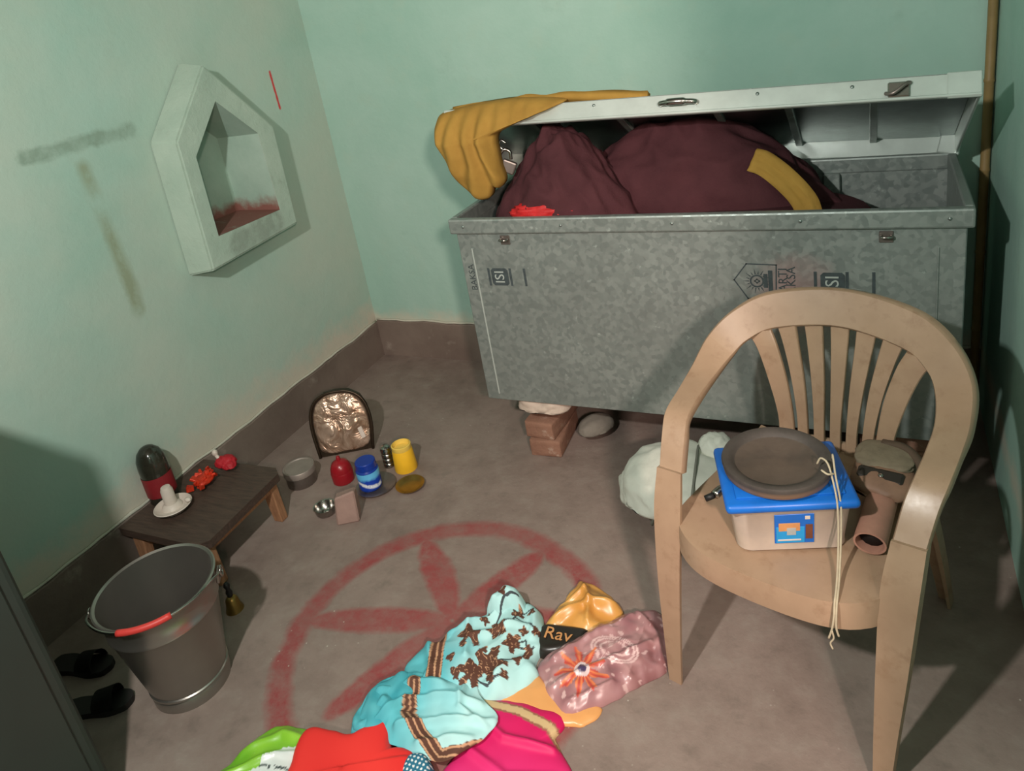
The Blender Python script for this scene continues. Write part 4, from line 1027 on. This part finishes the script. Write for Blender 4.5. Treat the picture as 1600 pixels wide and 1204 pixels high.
# lowest: yellow-orange paper, magenta cloth, packets
pillow('paper_packet', [(-.86, 1.10), (-.775, 1.195), (-.70, 1.16), (-.66, 1.12), (-.565, 1.160), (-.588, 1.092), (-.663, 1.078), (-.78, 1.082)], 0, .012, MPK, None, lambda x, y, s: lin(222, 160, 98), .004, 14, seed=2)
tag(bpy.data.objects['paper_packet'], 'pale orange paper packet peeping out below the paisley pouch', 'packet')
PKB = [(-.885, 1.072), (-.753, 1.073), (-.668, 1.058), (-.628, 1.030)]
def pink(x, y, s):
    d = seg_d(x, y, PKB)
    if d < .014: return lin(206, 176, 130) if d < .009 else lin(150, 100, 80)
    return mixc(lin(206, 22, 92), lin(222, 48, 120), (1.05 - y) * 6 + nz(x, y, 10) * .3)
o = pillow('folded_cloth', [(-.895, 1.085), (-.78, 1.105), (-.655, 1.108), (-.640, 1.082), (-.66, 1.046), (-.588, .992), (-.575, .94), (-.66, .80), (-.80, .78), (-.875, .87), (-.85, .97)], 0, .026, MCS, None, pink, .004, 10, lift=creases(CR3), rings=40, segs=260, sharp=7, seed=3)
tag(o, 'magenta folded cloth with a gold border at the front of the heap', 'cloth', 'cloths heaped on the floor')
def orange(x, y, s): return mixc(lin(206, 144, 68), lin(224, 170, 94), .5 + nz(x, y, 16, 2))
op_ = thing('plastic_packet', 'shiny orange plastic packet with a black printed band behind the turquoise cloth', 'packet', (-.70, 1.40, 0))
pillow('packet_body', [(-.80, 1.325), (-.775, 1.42), (-.760, 1.500), (-.742, 1.512), (-.665, 1.486), (-.602, 1.432), (-.606, 1.385), (-.66, 1.330), (-.73, 1.315)], 0, .034, MPK, op_, orange, .015, 18, lift=creases(CR5), fdir=(.3, .95), rings=26, seed=4, sharp=3, base=(-.70, 1.40, 0))
pillow('printed_band', [(-.812, 1.325), (-.73, 1.335), (-.665, 1.345), (-.668, 1.30), (-.72, 1.25), (-.79, 1.235)], .0, .030, MPK, op_, lambda x, y, s: lin(38, 34, 30), .002, 12, seed=6, sharp=6, base=(-.70, 1.40, 0))
text_mesh('lettering', 'Rav', .052, simple('orange_print', lin(206, 150, 96), .5), op_, Matrix.Translation((-.737 + .70, 1.292 - 1.40, .0325)) @ Matrix.Rotation(math.radians(4), 4, 'Z'), .0006)
def purple(x, y, s):
    b = mixc(lin(150, 104, 108), lin(186, 142, 142), .5 + nz(x, y, 22, 1) * .9)
    if x > -.53: b = mixc(b, lin(132, 84, 84), .35 + .3 * math.sin((y + x * .5) * 150 + 4 * nz(x, y, 30)))
    dx, dy = x + .641, y - 1.207; r = math.hypot(dx, dy); a = math.atan2(dy, dx)
    if r < .075:
        if r < .012: return lin(74, 62, 96)
        if r < .020: return lin(220, 200, 200)
        if r < .046 + .020 * math.cos(a * 9) + .006 * math.cos(a * 23): return mixc(lin(186, 66, 62), lin(226, 130, 84), .5 + .5 * math.sin(a * 19))
    for R_ in (.040, .047, .028):
        d = abs(math.hypot((x + .582) * .8, (y - 1.285) * 1.35) - R_)
        if d < .0024: return lin(214, 180, 178)
    if nz(x, y, 70, 8) > .42: return lin(206, 170, 168)
    return b
o = pillow('fabric_pouch', [(-.775, 1.205), (-.715, 1.295), (-.632, 1.392), (-.56, 1.448), (-.500, 1.455), (-.462, 1.38), (-.447, 1.288), (-.516, 1.222), (-.549, 1.176), (-.646, 1.090), (-.70, 1.13)], .0, .048, MPK, None, purple, .011, 22, lift=creases(CR4), rings=50, segs=260, sharp=4, seed=8)
tag(o, 'dusty pink paisley fabric in clear wrap with an orange red flower', 'cloth', 'cloths heaped on the floor')
tqo = thing('printed_saree', 'turquoise saree with brown flower print, crumpled at the heap centre', 'saree', (-.93, 1.12, 0))
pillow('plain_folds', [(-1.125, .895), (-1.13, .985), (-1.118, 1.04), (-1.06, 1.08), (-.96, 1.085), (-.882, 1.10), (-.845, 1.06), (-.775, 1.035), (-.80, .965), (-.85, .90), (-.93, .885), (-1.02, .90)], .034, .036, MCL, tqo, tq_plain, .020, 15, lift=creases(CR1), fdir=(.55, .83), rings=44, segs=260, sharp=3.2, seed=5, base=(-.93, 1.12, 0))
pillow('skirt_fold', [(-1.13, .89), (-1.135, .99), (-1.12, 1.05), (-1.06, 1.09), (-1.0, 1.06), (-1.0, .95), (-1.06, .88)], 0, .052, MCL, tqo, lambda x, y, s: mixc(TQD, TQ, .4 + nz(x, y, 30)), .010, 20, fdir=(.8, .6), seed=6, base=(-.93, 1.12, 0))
pillow('printed_end', [(-1.10, 1.09), (-1.096, 1.15), (-1.035, 1.200), (-1.0, 1.262), (-.955, 1.33), (-.925, 1.372), (-.845, 1.385), (-.790, 1.335), (-.765, 1.262), (-.775, 1.235), (-.745, 1.165), (-.80, 1.092), (-.945, 1.040), (-1.03, 1.01)], 0, .070, MCL, tqo, tq_print, .017, 13, lift=creases(CR2), fdir=(.93, .38), rings=66, segs=300, sharp=3.6, seed=7, base=(-.93, 1.12, 0))
pillow('top_loop', [(-.96, 1.30), (-.945, 1.36), (-.905, 1.385), (-.86, 1.375), (-.85, 1.34), (-.88, 1.32), (-.91, 1.29)], .0, .094, MCL, tqo, tq_print, .012, 26, rings=30, segs=160, sharp=2.4, seed=3, base=(-.93, 1.12, 0))
def green(x, y, s):
    k = (x + 1.275) * .8 - (y - .79) * .5 + .018 * nz(x, y, 40)
    if k > .0 and y < .845 and y < .84 + (x + 1.2) * .3:
        if abs((y - .772) - (x + 1.25) * .25) < .004 and nz(x, y, 160, 3) > -.1: return lin(70, 80, 80)
        return lin(222, 230, 226)
    return mixc(lin(112, 178, 42), lin(146, 204, 60), .5 + nz(x, y, 24, 3) * 1.2)
o = pillow('plastic_packet', [(-1.42, .62), (-1.385, .72), (-1.365, .80), (-1.335, .868), (-1.30, .878), (-1.235, .885), (-1.16, .88), (-1.13, .80), (-1.14, .66), (-1.24, .56)], 0, .024, MPK, None, green, .006, 18, lift=creases(CR6), rings=40, segs=200, sharp=4, seed=10, fdir=(.5, .85))
tag(o, 'lime green and white plastic packet at the bottom left of the heap', 'packet')
o = pillow('folded_cloth', [(-1.205, .60), (-1.196, .74), (-1.236, .84), (-1.228, .874), (-1.19, .884), (-1.108, .893), (-1.090, .916), (-1.058, .960), (-1.035, .958), (-1.005, .908), (-.985, .888), (-.955, .905), (-.922, .905), (-.90, .84), (-.905, .70), (-1.0, .58)], .0, .050, MCS, None, lambda x, y, s: mixc(lin(222, 44, 42), lin(238, 58, 52), .5 + nz(x, y, 8)), .003, 5, rings=40, segs=240, sharp=12, seed=11, it=2, center=(-1.06, .80), lift=lambda x, y: .012 * max(0, min(1, ((x + 1.0) * .55 - (y - .845)) * 120)))
tag(o, 'bright red smooth folded cloth at the front of the heap', 'cloth', 'cloths heaped on the floor')
def dots(x, y, s):
    gx, gy = x * 100 % 1 - .5, y * 100 % 1 - .5
    return lin(226, 232, 232) if math.hypot(gx, gy) < .27 else lin(44, 110, 136)
o = pillow('cloth_scrap', [(-.945, .895), (-.91, .905), (-.865, .88), (-.85, .80), (-.91, .78), (-.935, .84)], .0, .062, MCL, None, dots, .002, 12, rings=30, segs=140, sharp=6, seed=12)
tag(o, 'small teal blue cloth with white dots between red and magenta cloths', 'cloth', 'cloths heaped on the floor')

# ------------------------------------------------------------------ the bulb that lights the room (out of the picture)
lb = thing('ceiling_bulb', 'bare bulb holder hanging from the ceiling on a cord', 'lamp', (LAMP[0], LAMP[1], LAMP[2] + .06))
lathe('holder', [(0, .06), (.012, .058), (.018, .04), (.02, 0), (0, 0)], MBLACK, lb, 20); tube('cord', [(0, 0, .05), (0, 0, ZC - LAMP[2] - .06)], .003, MBLACK, lb, 6, 1)

grow(tn, 1.4); grow(di, 1.22); grow(bo, 1.1); grow(rc, 1.1)
